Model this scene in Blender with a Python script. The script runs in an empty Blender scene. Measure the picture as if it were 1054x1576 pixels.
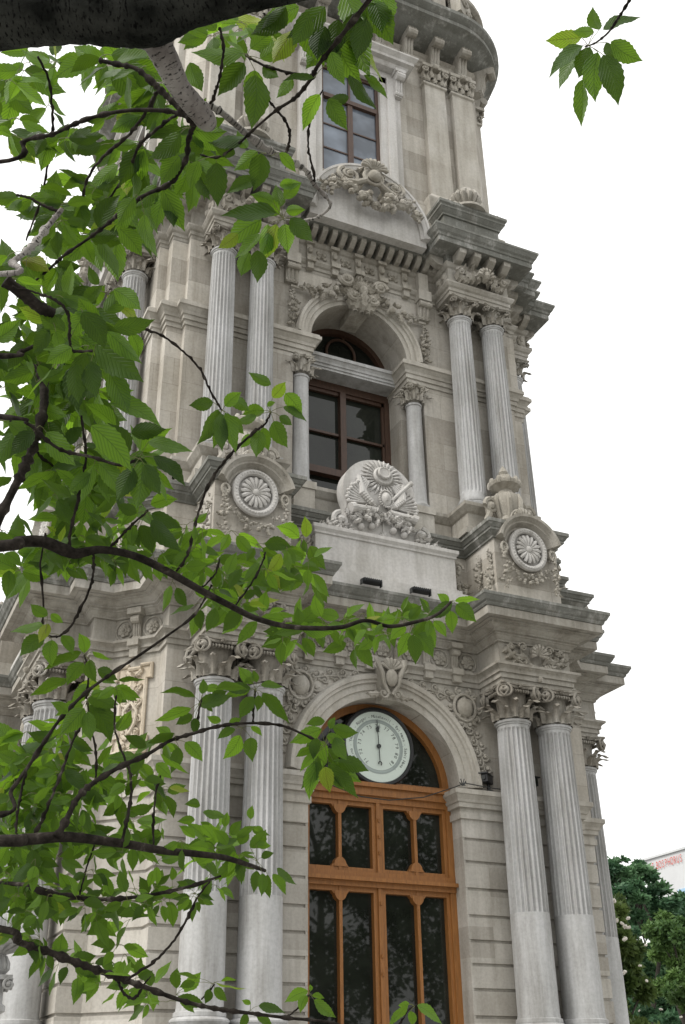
import bpy, bmesh, math, random
from mathutils import Vector, Matrix
from math import sin, cos, pi, radians, atan2, sqrt
C = bpy.context.scene
COL = C.collection
# ------------------------------------------------------------------ camera
YAW, PITCH, ROLL = 0.4393, 0.4971, -0.0153
CAMP = Vector((-6.3359, -12.3115, 2.0187))
FPX = 1689.15
fw = Vector((sin(YAW)*cos(PITCH), cos(YAW)*cos(PITCH), sin(PITCH)))
rt = Vector((cos(YAW), -sin(YAW), 0)); up = rt.cross(fw)
R2 = rt*cos(ROLL)+up*sin(ROLL); U2 = up*cos(ROLL)-rt*sin(ROLL)
cam = bpy.data.cameras.new('camera'); cob = bpy.data.objects.new('camera', cam); COL.objects.link(cob)
m = Matrix.Identity(4)
for i in range(3):
    m[i][0] = R2[i]; m[i][1] = U2[i]; m[i][2] = -fw[i]; m[i][3] = CAMP[i]
cob.matrix_world = m
cam.sensor_fit = 'VERTICAL'; cam.sensor_height = 36; cam.lens = FPX/1576*36
cam.clip_start = .05; cam.clip_end = 3000
C.camera = cob
# ------------------------------------------------------------------ world: bright overcast
w = bpy.data.worlds.new("World"); C.world = w; w.use_nodes = True
nt = w.node_tree; nd = nt.nodes; lk = nt.links; bg = nd['Background']
SUN_EL, SUN_AZ = radians(46), radians(-80)     # azimuth measured from -y (towards the viewer) to -x
sky = nd.new('ShaderNodeTexSky'); sky.sky_type = 'NISHITA'; sky.sun_disc = False
sdir = Vector((sin(SUN_AZ)*cos(SUN_EL), -cos(SUN_AZ)*cos(SUN_EL), sin(SUN_EL)))
sky.sun_elevation = SUN_EL; sky.sun_rotation = atan2(sdir.x, sdir.y)
sky.air_density = 1; sky.dust_density = 3
# cloud cover: an even, faintly mottled white layer veiling the blue sky
tc = nd.new('ShaderNodeTexCoord'); nz = nd.new('ShaderNodeTexNoise'); nz.inputs['Scale'].default_value = 2.2; nz.inputs['Detail'].default_value = 4
lk.new(tc.outputs['Generated'], nz.inputs['Vector'])
rp = nd.new('ShaderNodeValToRGB'); rp.color_ramp.elements[0].position = .3; rp.color_ramp.elements[1].position = .7
rp.color_ramp.elements[0].color = (13.4, 13.35, 13.1, 1); rp.color_ramp.elements[1].color = (15.0, 14.95, 14.7, 1)
lk.new(nz.outputs['Fac'], rp.inputs['Fac'])
mx = nd.new('ShaderNodeMix'); mx.data_type = 'RGBA'; mx.inputs[0].default_value = .96
lk.new(sky.outputs['Color'], mx.inputs[6]); lk.new(rp.outputs['Color'], mx.inputs[7]); lk.new(mx.outputs[2], bg.inputs['Color'])
bg.inputs['Strength'].default_value = .1
sl = bpy.data.lights.new('sun', 'SUN'); sl.energy = 3.0; sl.angle = radians(25); sl.color = (1, .965, .91)
so = bpy.data.objects.new('sun', sl); COL.objects.link(so)
so.rotation_euler = (-sdir).to_track_quat('-Z', 'Y').to_euler()
C.view_settings.view_transform = 'Standard'; C.view_settings.look = 'None'; C.view_settings.gamma = 1
C.view_settings.exposure = 0
C.cycles.max_bounces = 6; C.cycles.diffuse_bounces = 3; C.cycles.glossy_bounces = 3; C.cycles.transmission_bounces = 4; C.cycles.transparent_max_bounces = 6

# ------------------------------------------------------------------ materials
MAT = {}
def newmat(name):
    mt = bpy.data.materials.new(name); mt.use_nodes = True
    n = mt.node_tree.nodes; l = mt.node_tree.links
    MAT[name] = mt
    return mt, n, l, n['Principled BSDF']
def noise(n, l, vec, scale, detail=4, rough=.6, scl=None):
    t = n.new('ShaderNodeTexNoise'); t.inputs['Scale'].default_value = scale; t.inputs['Detail'].default_value = detail; t.inputs['Roughness'].default_value = rough
    if scl:
        mp = n.new('ShaderNodeMapping'); mp.inputs['Scale'].default_value = scl; l.new(vec, mp.inputs['Vector']); l.new(mp.outputs[0], t.inputs['Vector'])
    else: l.new(vec, t.inputs['Vector'])
    return t.outputs['Fac']
def ramp(n, l, fac, stops):
    r = n.new('ShaderNodeValToRGB'); e = r.color_ramp.elements
    while len(e) < len(stops): e.new(.5)
    for el, (p, c) in zip(e, stops):
        el.position = p; el.color = (c[0], c[1], c[2], 1) if not isinstance(c, (int, float)) else (c, c, c, 1)
    l.new(fac, r.inputs['Fac']); return r.outputs['Color']
def mix(n, l, fac, a, b, mode='MIX'):
    x = n.new('ShaderNodeMix'); x.data_type = 'RGBA'; x.blend_type = mode
    for i, s in ((0, fac), (6, a), (7, b)):
        if isinstance(s, (int, float)): x.inputs[i].default_value = s if i == 0 else (s, s, s, 1)
        elif isinstance(s, tuple): x.inputs[i].default_value = (*s, 1)
        else: l.new(s, x.inputs[i])
    return x.outputs[2]
def stone(name, c1, c2, c3, streak=.5, blocks=None, grime=.0, rough=.85, bump=.35, tone=1.0):
    mt, n, l, p = newmat(name)
    g = n.new('ShaderNodeNewGeometry'); pos = g.outputs['Position']
    c1, c2, c3 = [(q[0]*.985, q[1], q[2]*1.07) for q in (c1, c2, c3)]
    big = noise(n, l, pos, 1.1, 3)
    col = ramp(n, l, big, [(.3, c1), (.52, c2), (.72, c3)])
    if blocks:
        sx = n.new('ShaderNodeSeparateXYZ'); l.new(pos, sx.inputs[0])
        ad = n.new('ShaderNodeMath'); ad.operation = 'ADD'; l.new(sx.outputs[0], ad.inputs[0]); l.new(sx.outputs[1], ad.inputs[1])
        cb = n.new('ShaderNodeCombineXYZ'); l.new(ad.outputs[0], cb.inputs[0]); l.new(sx.outputs[2], cb.inputs[1])
        bt = n.new('ShaderNodeTexBrick'); l.new(cb.outputs[0], bt.inputs['Vector'])
        bt.inputs['Scale'].default_value = 1; bt.inputs['Brick Width'].default_value = blocks[0]; bt.inputs['Row Height'].default_value = blocks[1]
        bt.inputs['Mortar Size'].default_value = blocks[2]; bt.inputs['Mortar Smooth'].default_value = .3
        bt.inputs['Color1'].default_value = (.74, .72, .69, 1); bt.inputs['Color2'].default_value = (1.2, 1.2, 1.2, 1); bt.inputs['Mortar'].default_value = (.62, .60, .57, 1)
        if len(blocks) > 3: bt.offset_frequency = 2
        col = mix(n, l, .8, col, bt.outputs['Color'], 'MULTIPLY')
    fine = noise(n, l, pos, 26, 5, .7)
    col = mix(n, l, .55, col, ramp(n, l, fine, [(.25, .72), (.6, 1.12)]), 'MULTIPLY')
    st = noise(n, l, pos, 1, 5, .65, (5.5, 5.5, .55))
    col = mix(n, l, streak, col, ramp(n, l, st, [(.34, (.50, .48, .44)), (.56, (1.05, 1.05, 1.05))]), 'MULTIPLY')
    if grime:
        gn = noise(n, l, pos, 1, 6, .72, (9, 9, 1.6)); g2 = noise(n, l, pos, 3.1, 5, .7)
        f = n.new('ShaderNodeMath'); f.operation = 'ADD'; l.new(gn, f.inputs[0]); l.new(g2, f.inputs[1])
        r = ramp(n, l, f.outputs[0], [(1.12 - grime*.5, 0), (1.45 - grime*.4, 1)])
        dk = mix(n, l, fine, (.10, .105, .092), (.17, .17, .15))
        m2 = n.new('ShaderNodeMath'); m2.operation = 'MULTIPLY'; l.new(r, m2.inputs[0]); m2.inputs[1].default_value = .75
        col = mix(n, l, m2.outputs[0], col, dk)
    l.new(col, p.inputs['Base Color']); p.inputs['Roughness'].default_value = rough
    p.inputs['Specular IOR Level'].default_value = .25
    b = n.new('ShaderNodeBump'); b.inputs['Strength'].default_value = bump; b.inputs['Distance'].default_value = .012
    h = mix(n, l, .5, fine, noise(n, l, pos, 90, 3, .6)); l.new(h, b.inputs['Height']); l.new(b.outputs[0], p.inputs['Normal'])
    return mt
def sc(c, k): return tuple(x*k for x in c)
stone('limestone', (.38, .35, .285), (.45, .42, .35), (.51, .485, .42), .45)
stone('rusticated', (.365, .34, .28), (.425, .40, .34), (.475, .45, .39), .42, (.95, .36, .0, 1))
stone('ashlar', (.375, .345, .28), (.435, .405, .34), (.485, .46, .40), .45, (.95, .47, .004))
stone('carved', (.35, .32, .255), (.42, .39, .32), (.49, .46, .395), .6, bump=1.6)
stone('marble', (.38, .375, .345), (.435, .43, .40), (.49, .485, .455), .6, bump=.1, rough=.6)
stone('white_stone', (.46, .44, .385), (.52, .50, .45), (.57, .55, .505), .4, bump=.3)
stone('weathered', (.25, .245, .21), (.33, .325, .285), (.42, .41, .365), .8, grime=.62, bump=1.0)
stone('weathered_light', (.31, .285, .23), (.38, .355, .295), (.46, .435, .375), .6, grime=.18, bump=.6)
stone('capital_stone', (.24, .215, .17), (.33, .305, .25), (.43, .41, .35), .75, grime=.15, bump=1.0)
stone('panel_stone', (.50, .42, .30), (.56, .485, .365), (.60, .54, .43), .3, bump=.4)
def plain(name, c, rough=.5, metal=0, spec=.5, var=.0, scale=20, stretch=None):
    mt, n, l, p = newmat(name)
    p.inputs['Base Color'].default_value = (*c, 1); p.inputs['Roughness'].default_value = rough; p.inputs['Metallic'].default_value = metal; p.inputs['Specular IOR Level'].default_value = spec
    if var:
        g = n.new('ShaderNodeNewGeometry'); f = noise(n, l, g.outputs['Position'], scale, 4, .6, stretch)
        l.new(ramp(n, l, f, [(.3, sc(c, 1-var)), (.7, sc(c, 1+var))]), p.inputs['Base Color'])
    return mt
plain('door_wood', (.27, .112, .028), .5, var=.22, scale=6, stretch=(8, 8, 1))
plain('window_wood', (.065, .034, .021), .5, var=.3, scale=6, stretch=(8, 8, 1))
plain('black_metal', (.012, .013, .014), .4)
plain('dark_metal', (.04, .042, .042), .5, .3)
plain('dial_white', (.60, .68, .62), .45, var=.05, scale=3)
plain('dial_grey', (.30, .35, .33), .5)
plain('ink', (.03, .035, .035), .6); plain('band_grey', (.36, .42, .40), .5)
plain('curtain', (.16, .19, .23), .8, var=.15, scale=3)
def glass(name, c):
    mt, n, l, p = newmat(name)
    g = n.new('ShaderNodeNewGeometry')
    f = noise(n, l, g.outputs['Position'], 1.3, 3)
    l.new(ramp(n, l, f, [(.35, sc(c, .4)), (.7, c)]), p.inputs['Base Color'])
    p.inputs['Roughness'].default_value = .02; p.inputs['Specular IOR Level'].default_value = .42
    b = n.new('ShaderNodeBump'); b.inputs['Strength'].default_value = .006; b.inputs['Distance'].default_value = .02
    l.new(noise(n, l, g.outputs['Position'], 3.5, 2), b.inputs['Height']); l.new(b.outputs[0], p.inputs['Normal'])
glass('glass_dark', (.024, .028, .022)); glass('glass_pale', (.24, .28, .34))

# ------------------------------------------------------------------ mesh builder
class MB:
    def __init__(s, M=None): s.v = []; s.f = []; s.M = M or Matrix.Identity(4)
    def add(s, vs, fs, M=None):
        b = len(s.v); T = s.M @ M if M is not None else s.M
        s.v += [T @ Vector(p) for p in vs]; s.f += [tuple(i+b for i in f) for f in fs]
    def box(s, x0, x1, y0, y1, z0, z1, M=None):
        s.add([(x0,y0,z0),(x1,y0,z0),(x1,y1,z0),(x0,y1,z0),(x0,y0,z1),(x1,y0,z1),(x1,y1,z1),(x0,y1,z1)],
              [(0,3,2,1),(4,5,6,7),(0,1,5,4),(1,2,6,5),(2,3,7,6),(3,0,4,7)], M)
    def rings(s, rs, closed=True, cap=True, M=None):
        n = len(rs[0]); vs = [p for r in rs for p in r]; fs = []
        for i in range(len(rs)-1):
            for j in range(n if closed else n-1):
                k = (j+1) % n
                fs.append((i*n+j, i*n+k, (i+1)*n+k, (i+1)*n+j))
        if cap and closed:
            fs.append(tuple(range(n))[::-1]); fs.append(tuple(range((len(rs)-1)*n, len(rs)*n)))
        s.add(vs, fs, M)
    def lathe(s, prof, c=(0,0), n=24, a0=0, sx=1, sy=1, M=None):
        s.rings([[(c[0]+r*sx*cos(a0+2*pi*j/n), c[1]+r*sy*sin(a0+2*pi*j/n), z) for j in range(n)] for r, z in prof], M=M)
    def tube(s, pts, rad, n=8, M=None, cap=True):
        P = [Vector(p) for p in pts]; rs = []
        if not hasattr(rad, '__len__'): rad = [rad]*len(P)
        t = (P[1]-P[0]).normalized(); a = t.orthogonal().normalized()
        for i, p in enumerate(P):
            t = (P[min(i+1, len(P)-1)]-P[max(i-1, 0)])
            t = t.normalized() if t.length > 1e-9 else Vector((0,0,1))
            a = (a - t*a.dot(t)); a = a.normalized() if a.length > 1e-6 else t.orthogonal().normalized()
            b = t.cross(a)
            rs.append([tuple(p+(a*cos(2*pi*j/n)+b*sin(2*pi*j/n))*rad[i]) for j in range(n)])
        s.rings(rs, cap=cap, M=M)
    def blob(s, c, r, n=8, m=5, M=None):
        if not hasattr(r, '__len__'): r = (r, r, r)
        pr = [(sin(pi*i/m), -cos(pi*i/m)) for i in range(1, m)]
        vs = [(c[0], c[1], c[2]-r[2])]
        for a, b in pr: vs += [(c[0]+r[0]*a*cos(2*pi*j/n), c[1]+r[1]*a*sin(2*pi*j/n), c[2]+r[2]*b) for j in range(n)]
        vs.append((c[0], c[1], c[2]+r[2])); fs = []
        for j in range(n): fs.append((0, 1+(j+1)%n, 1+j))
        for i in range(m-2):
            for j in range(n):
                k = (j+1)%n; fs.append((1+i*n+j, 1+i*n+k, 1+(i+1)*n+k, 1+(i+1)*n+j))
        e = len(vs)-1
        for j in range(n): fs.append((e, 1+(m-2)*n+j, 1+(m-2)*n+(j+1)%n))
        s.add(vs, fs, M)
    def prism(s, poly, y0, y1, M=None):      # polygon in x,z extruded along y; counter-clockwise seen from -y
        n = len(poly)
        s.add([(x, y0, z) for x, z in poly]+[(x, y1, z) for x, z in poly],
              [tuple(range(n)), tuple(range(2*n-1, n-1, -1))]+[(i, i+n, (i+1)%n+n, (i+1)%n) for i in range(n)], M)
    def sweep(s, loop, prof, M=None, cap=True):   # closed plan loop (ccw), profile (offset, z)
        n = len(loop); N = []
        for i in range(n):
            a = Vector(loop[i]); b = Vector(loop[(i+1)%n]); d = (b-a).normalized(); N.append(Vector((d.y, -d.x)))
        mit = []
        for i in range(n):
            n1, n2 = N[i-1], N[i]; mit.append((n1+n2)/(1+n1.dot(n2)))
        s.rings([[(loop[i][0]+mit[i].x*o, loop[i][1]+mit[i].y*o, z) for i in range(n)] for o, z in prof], cap=cap, M=M)
    def mesh(s, name, mat, angle=35):
        me = bpy.data.meshes.new(name); me.from_pydata([tuple(v) for v in s.v], [], s.f)
        bm = bmesh.new(); bm.from_mesh(me); bmesh.ops.recalc_face_normals(bm, faces=bm.faces); bm.to_mesh(me); bm.free()
        me.materials.append(MAT[mat])
        if angle: me.polygons.foreach_set('use_smooth', [True]*len(me.polygons)); me.set_sharp_from_angle(angle=radians(angle))
        me.update(); return me
def link(name, me, parent=None, loc=(0,0,0), rz=0, rot=None, scale=None):
    o = bpy.data.objects.new(name, me); COL.objects.link(o); o.parent = parent; o.location = loc
    o.rotation_euler = rot if rot else (0, 0, rz)
    if scale: o.scale = scale
    return o
def tag(o, label=None, cat=None, group=None, kind=None):
    for k, v in (('label', label), ('category', cat), ('group', group), ('kind', kind)):
        if v: o[k] = v
    return o
def empty(name, loc, rz=0, **k):
    o = link(name, None, None, loc, rz); o.empty_display_size = .2; return tag(o, **k)
def T(x=0, y=0, z=0): return Matrix.Translation((x, y, z))
def RZ(a): return Matrix.Rotation(a, 4, 'Z')
def RX(a): return Matrix.Rotation(a, 4, 'X')
def RY(a): return Matrix.Rotation(a, 4, 'Y')
def S(x, y=None, z=None): return Matrix.Diagonal((x, x if y is None else y, x if z is None else z, 1))

# ------------------------------------------------------------------ carved ornament, drawn in x (right), z (up), relief towards -y
def scroll(b, c, r, turns=1.6, th=.02, dirn=1, a0=0, M=None, dep=.0, n=6):
    N = int(turns*14); pts = []; rad = []
    for i in range(N+1):
        t = i/N; a = a0+dirn*2*pi*turns*t; rr = r*(1-t)**.8*.98+r*.05
        pts.append((c[0]+rr*cos(a), c[1]-dep*t, c[2]+rr*sin(a))); rad.append(th*(1-.45*t))
    b.tube(pts, rad, n, M)
    b.blob((c[0], c[1]-dep-th*.3, c[2]), th*1.5, 6, 4, M)
def frond(b, p, q, w, h, lobes=4, curl=.3, M=None, bend=0):
    """acanthus-like carved leaf from p to q (x,z), on plane y=0, height h"""
    p = Vector(p); q = Vector(q); d = q-p; L = d.length; d /= L; nrm = Vector((-d.y, d.x)); nu, nv = 6, lobes*3
    vs = []; fs = []
    for j in range(nv+1):
        v = j/nv; env = sin(pi*min(1, v*.92+.1))**.7*(1-.35*v); lob = 1+.38*cos(2*pi*lobes*v)
        c = p+d*(L*v)+nrm*(bend*sin(pi*v))
        for i in range(nu+1):
            u = 2*i/nu-1
            y = -h*(.25+.75*(1-u*u)*(1-.25*abs(cos(pi*lobes*v))))*(.55+.45*sin(pi*min(1, v+.2))) - curl*h*max(0, v-.7)/.3
            if abs(u) > .99: y = 0
            if abs(abs(u)-1/3) < .01: y *= .82
            pos = c+nrm*(u*w*.5*env*lob)-d*(abs(u)*.0)
            vs.append((pos.x, y, pos.y))
    for j in range(nv):
        for i in range(nu):
            a = j*(nu+1)+i; fs.append((a, a+1, a+nu+2, a+nu+1))
    b.add(vs, fs, M)
def rosette(b, c, r, pet=6, M=None, dep=.04):
    x, y, z = c
    for lay, (rr, k) in enumerate(((1, pet), (.6, pet))):
        for i in range(k):
            a = 2*pi*(i+.5*lay)/k
            b.blob((x+cos(a)*r*rr*.58, y-dep*.4*lay, z+sin(a)*r*rr*.58), (r*rr*.38, dep*.7, r*rr*.38), 7, 4, M)
    b.blob((x, y-dep*.6, z), (r*.2, dep*.8, r*.2), 7, 4, M)
def shell(b, c, r, ribs=9, a0=.1, a1=pi-.1, M=None, dep=.06):
    x, y, z = c
    for i in range(ribs):
        a = a0+(a1-a0)*i/(ribs-1)
        pts = [(x+cos(a)*r*t, y-dep*(.35+.65*sin(pi*min(t*.75, 1))), z+sin(a)*r*t) for t in (.12, .4, .7, .95, 1.02)]
        w = r*(a1-a0)/ribs*.55
        b.tube(pts, [w*.2, w*.5, w*.85, w, w*.4], 6, M)
def cluster(b, pts, r, rnd, M=None, dens=1.0, dep=1.0, leaf=.3):
    """fruit and flowers packed along a polyline of (x,y,z)"""
    for i in range(len(pts)-1):
        p = Vector(pts[i]); q = Vector(pts[i+1]); L = (q-p).length; k = max(2, int(L/r*2.4*dens))
        for j in range(int(k*1.35)):
            t = min(1, (j+rnd.random())/(k*1.35)); c = p.lerp(q, t); th = sin(pi*(i+t)/(len(pts)-1))*.45+.55
            rr = r*rnd.uniform(.26, .46)*th
            o = Vector((rnd.uniform(-1, 1), rnd.uniform(-.7, .1)*dep, rnd.uniform(-1, 1)))*r*.75*th
            if rnd.random() < leaf+.22:
                a = rnd.uniform(0, 2*pi); e = (c.x+o.x+cos(a)*rr*3.4, c.z+o.z+sin(a)*rr*3.4)
                frond(b, (c.x+o.x, c.z+o.z), e, rr*2.1, rr*1.7, 3, .9, (M @ T(0, c.y, 0)) if M is not None else T(0, c.y, 0))
            else: b.blob(tuple(c+o), (rr, rr, rr), 7, 4, M)
def foliage_scroll(b, path, r, rnd, M=None, n=5):
    """running rinceau: stem with alternating scrolls and leaves; path list of (x,z)"""
    P = [Vector(p) for p in path]
    b.tube([(p.x, -.02, p.y) for p in P], .012, 5, M)
    tot = [0]
    for i in range(1, len(P)): tot.append(tot[-1]+(P[i]-P[i-1]).length)
    for k in range(n):
        s = (k+.5)/n*tot[-1]; i = max(j for j in range(len(tot)) if tot[j] <= s); i = min(i, len(P)-2)
        p = P[i].lerp(P[i+1], (s-tot[i])/(tot[i+1]-tot[i]+1e-9)); d = (P[i+1]-P[i]).normalized(); nn = Vector((-d.y, d.x))*(1 if k%2 else -1)
        c = p+nn*r*.55
        scroll(b, (c.x, -.02, c.y), r*.6, 1.3, r*.16, 1 if k%2 else -1, atan2(-nn.y, -nn.x), M)
        for s2 in (-1, 1):
            e = p-nn*r*rnd.uniform(.6, 1)+d*s2*r*.8; frond(b, (p.x, p.y), (e.x, e.y), r*.6, r*.3, 3, .6, M)
        e = p+nn*r*1.25+d*r*.5; frond(b, (c.x, c.y), (e.x, e.y), r*.5, r*.3, 3, .6, M)
def console(b, x, y, z0, z1, wd, dp, M=None):
    """scrolled bracket hanging from z1 down to z0, projecting dp at the top"""
    h = z1-z0; pr = []
    for i in range(13):
        t = i/12; pr.append((-(dp*(.30+.70*(t**1.6))+dp*.10*sin(t*2*pi)), z0+h*t))
    poly = [(0.0, z1), (0.0, z0)]+pr
    n = len(poly); X0, X1 = x-wd/2, x+wd/2
    b.add([(X0, y+p, z) for p, z in poly]+[(X1, y+p, z) for p, z in poly],
          [tuple(range(n))[::-1], tuple(range(n, 2*n))]+[(i, (i+1)%n, (i+1)%n+n, i+n) for i in range(n)], M)
    for sx in (-.3, 0, .3):
        b.tube([(x+sx*wd, y+p-.004, z) for p, z in pr], wd*.13, 5, M)
    b.tube([(X0-.004, y-dp*.86, z1-h*.17), (X1+.004, y-dp*.86, z1-h*.17)], h*.15, 10, M)
    b.tube([(X0-.003, y-dp*.36, z0+h*.12), (X1+.003, y-dp*.36, z0+h*.12)], h*.09, 8, M)
def archring(b, cx, cz, prof, a0=0, a1=pi, n=36, M=None, stilt=0):
    """sweep profile [(r,y)] round an arc; closed strip"""
    rs = []
    for i in range(n+1):
        a = a0+(a1-a0)*i/n
        rs.append([(cx+r*cos(a), y, cz+r*sin(a)+stilt*1) for r, y in prof])
    if stilt:
        rs = [[(cx+r*cos(a0), y, cz+r*sin(a0)) for r, y in prof]]+rs+[[(cx+r*cos(a1), y, cz+r*sin(a1)) for r, y in prof]]
    b.rings(rs, closed=True, cap=True, M=M)
def archwall(b, x0, x1, z0, z1, cz, R, y0, y1, n=40, M=None, hx=0):
    poly = [(x0, z0), (-R, z0)]+[(R*cos(pi-pi*i/n), cz+R*sin(pi-pi*i/n)) for i in range(n+1)]+[(R, z0), (x1, z0), (x1, z1), (x0, z1)]
    q = []
    for p in poly:
        if not q or (abs(p[0]-q[-1][0])+abs(p[1]-q[-1][1])) > 1e-6: q.append(p)
    b.prism(q, y0, y1, M)
# ------------------------------------------------------------------ tower plan
H = 3.7143; ZG = .4
tower = empty('clock_tower', (0, H, ZG), label='ornate pale stone tower with paired fluted columns, carved cornices and tall arched openings', cat='tower')
def plan(W, B, s, brk=None, diag=True):
    L = []
    for k in range(4):
        q = []
        if brk:
            x0, x1, p = brk; q += [(x0, -W), (x0, -W-p), (x1, -W-p), (x1, -W)]
        q += [(B, -W), (B, -W+s)]
        q += ([] if diag is True else [(W-s, -W+s)])
        q += [(W-s, -B), (W, -B)]
        if brk: q += [(W, -x1), (W+p, -x1), (W+p, -x0), (W, -x0)]
        c, t = cos(k*pi/2), sin(k*pi/2); L += [(x*c-y*t, x*t+y*c) for x, y in q]
    return L
def pier(j, W, B, s, dp, diag=True):
    return [(j, -W), (B, -W), (B, -W+s)]+([] if diag else [(W-s, -W+s)])+[(W-s, -B), (W, -B), (W, -j), (W-dp, -j), (W-dp, -W+dp), (j, -W+dp)]
FACES = (0, 1, 3)          # front, right, left
def part(name, mb, mat, parent=None, rz=0, angle=35, loc=(0, 0, 0)):
    """mesh given in tower coordinates"""
    me = mb if isinstance(mb, bpy.types.Mesh) else mb.mesh(name, mat, angle)
    if parent is None: parent = tower; loc = (loc[0], loc[1], loc[2]-ZG)
    return link(name, me, parent, loc, rz)
def faces(name, mb, mat, subs=(), ks=FACES, angle=35):
    """one part per face of the tower, sub-parts given as (name, mb, mat)"""
    me = mb.mesh(name, mat, angle); sm = [(n, x.mesh(n, mt, angle)) for n, x, mt in subs]; out = []
    for k in ks:
        o = part(name, me, mat, rz=k*pi/2); out.append(o)
        for n, sme in sm: link(n, sme, o)
    return out
def items(name, me, parent, places, k=0):
    """place copies of a mesh drawn at x=0 of the front face: places = (x, mirror)"""
    for pl_ in places:
        x, mi = pl_ if isinstance(pl_, tuple) else (pl_, 0)
        v = RZ(k*pi/2) @ Vector((x, 0, 0)); link(name, me, parent, v, k*pi/2, scale=(-1, 1, 1) if mi else None)
def quarter(name, mb, mat, n=4, parent=None, ks=None):
    me = mb.mesh(name, mat, 16)
    return [part(name, me, None, rz=k*pi/2) if parent is None else link(name, me, parent, (0, 0, 0), k*pi/2) for k in (ks or range(n))]
F0 = T(0, -H, 0)           # front face frame: y=0 is the lower wall plane
# ---------------------------------------------------------------- plinth and steps (below the picture)
b = MB()
for i, (wd, z0, z1) in enumerate(((6.4, .3, .55), (6.0, .55, .72), (5.6, .72, .89), (5.2, .89, 1.06), (4.8, 1.06, 1.25))):
    q = wd-1.2; b.sweep([(-wd, -q), (-q, -wd), (q, -wd), (wd, -q), (wd, q), (q, wd), (-q, wd), (-wd, q)], [(0, z0), (0, z1-.03), (.03, z1-.03), (.03, z1)])
part('steps', b, 'white_stone', angle=16)
b = MB(); PL1 = plan(H, 2.95, .29, (1.5, 2.64, .55))
b.sweep([(x, y) for x, y in
      [(1.4, -H), (1.42, -H-.66), (2.78, -H-.66), (2.78, -H), (2.95, -H), (2.95, -H+.29), (H-.29, -2.95), (H, -2.95), (H, -2.78), (H+.66, -2.78), (H+.66, -1.42), (H, -1.4), (H-.7, -1.4), (H-.7, -H+.7), (1.4, -H+.7)]],
      [(.1, 1.25), (.1, 1.5), (0, 1.56), (0, 2.38), (.03, 2.4), (.09, 2.5), (.09, 2.6), (0, 2.62)])
quarter('pedestal', b, 'white_stone')
# ---------------------------------------------------------------- lower storey
b = MB(); prof = [(0, 2.6)]
for z in (2.94, 3.24, 3.52, 3.79, 4.08, 4.40, 4.73, 5.01):
    prof += [(0, z-.02), (-.028, z-.012), (-.028, z+.012), (0, z+.02)]
prof += [(0, 5.26)]
imp = [(0, 5.26), (.03, 5.265), (.03, 5.345), (.012, 5.35), (.012, 5.40), (.055, 5.405), (.055, 5.46), (.075, 5.47), (.085, 5.50), (.12, 5.55), (.135, 5.56), (.135, 5.62), (0, 5.64)]
b.sweep(pier(1.07, H, 2.95, .29, .75), prof)
quarter('wall', b, 'rusticated')
for s_ in (-1, 1): b = MB(); b.box(*sorted((s_*1.0705, s_*1.102)), .005, .7, 2.6, 5.26, M=F0); quarter('door_jamb', b, 'rusticated')
b = MB(); b.sweep(pier(1.07, H, 2.95, .29, .75), imp)
quarter('impost_moulding', b, 'limestone')
b = MB(); b.sweep(pier(1.6, H, 2.95, .29, .75), [(0, 5.64), (0, 6.99)]); quarter('wall', b, 'ashlar')
b = MB(); archwall(b, -1.6, 1.6, 5.64, 6.99, 5.66, 1.07, 0, .74, M=F0); quarter('spandrel_wall', b, 'ashlar')
b = MB(F0)
archring(b, 0, 5.66, [(1.065, .01), (1.065, -.03), (1.16, -.03), (1.165, -.055), (1.25, -.055), (1.255, -.085), (1.29, -.085), (1.30, -.11), (1.35, -.12), (1.38, -.08), (1.385, .01)], n=48, stilt=0)
b.box(-1.385, -1.065, -.03, .01, 5.62, 5.665); b.box(1.065, 1.385, -.03, .01, 5.62, 5.665)
key = MB(F0); rnd = random.Random(3)
archring(key, 0, 5.66, [(1.0, .02), (1.0, -.16), (1.42, -.2), (1.5, -.22), (1.5, 0)], radians(84), radians(96), 3)
key.blob((0, -.26, 6.93), (.085, .06, .12), 12, 7); 
for s_ in (-1, 1):
    key.tube([(s_*.02, -.22, 6.72), (s_*.1, -.24, 6.84), (s_*.13, -.25, 6.98), (s_*.19, -.25, 7.12), (s_*.2, -.22, 7.2)], [.02, .03, .034, .04, .03], 6)
    scroll(key, (s_*.1, -.22, 6.72), .06, 1.4, .018, s_, 0); frond(key, (s_*.12, 6.72), (s_*.34, 6.7), .1, .06, 3, .5, T(0, -.16, 0)); scroll(key, (s_*.19, -.24, 7.08), .06, 1.2, .016, -s_, 0)
shell(key, (0, -.2, 7.03), .17, 7, .5, pi-.5, dep=.07)
sp = MB(F0)
for s_ in (1,):
    M = Matrix.Identity(4)
    sp.blob((1.2, -.05, 6.74), (.125, .09, .14), 14, 8, M)
    for a in range(10):
        t = 2*pi*a/10; rr = .215
        scroll(sp, (1.2+rr*cos(t), -.04, 6.74+rr*sin(t)*1.1), .055, 1.2, .02, 1 if a%2 else -1, t, M)
    sp.tube([(1.2+.165*cos(2*pi*i/20), -.06, 6.74+.185*sin(2*pi*i/20)) for i in range(21)], .022, 6, M)
    foliage_scroll(sp, [(1.0, 6.88), (.8, 6.93), (.55, 6.95), (.36, 6.97)], .09, rnd, M, 7)
    foliage_scroll(sp, [(1.3, 6.5), (1.38, 6.3), (1.44, 6.1), (1.47, 5.9)], .1, rnd, M, 8)
    for e in ((1.05, 6.52), (1.2, 6.46), (1.38, 6.5), (1.42, 6.93), (1.22, 6.97)): frond(sp, (1.2+(e[0]-1.2)*.3, 6.74+(e[1]-6.74)*.3), e, .14, .07, 3, .5, M @ T(0, -.01, 0))
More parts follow.
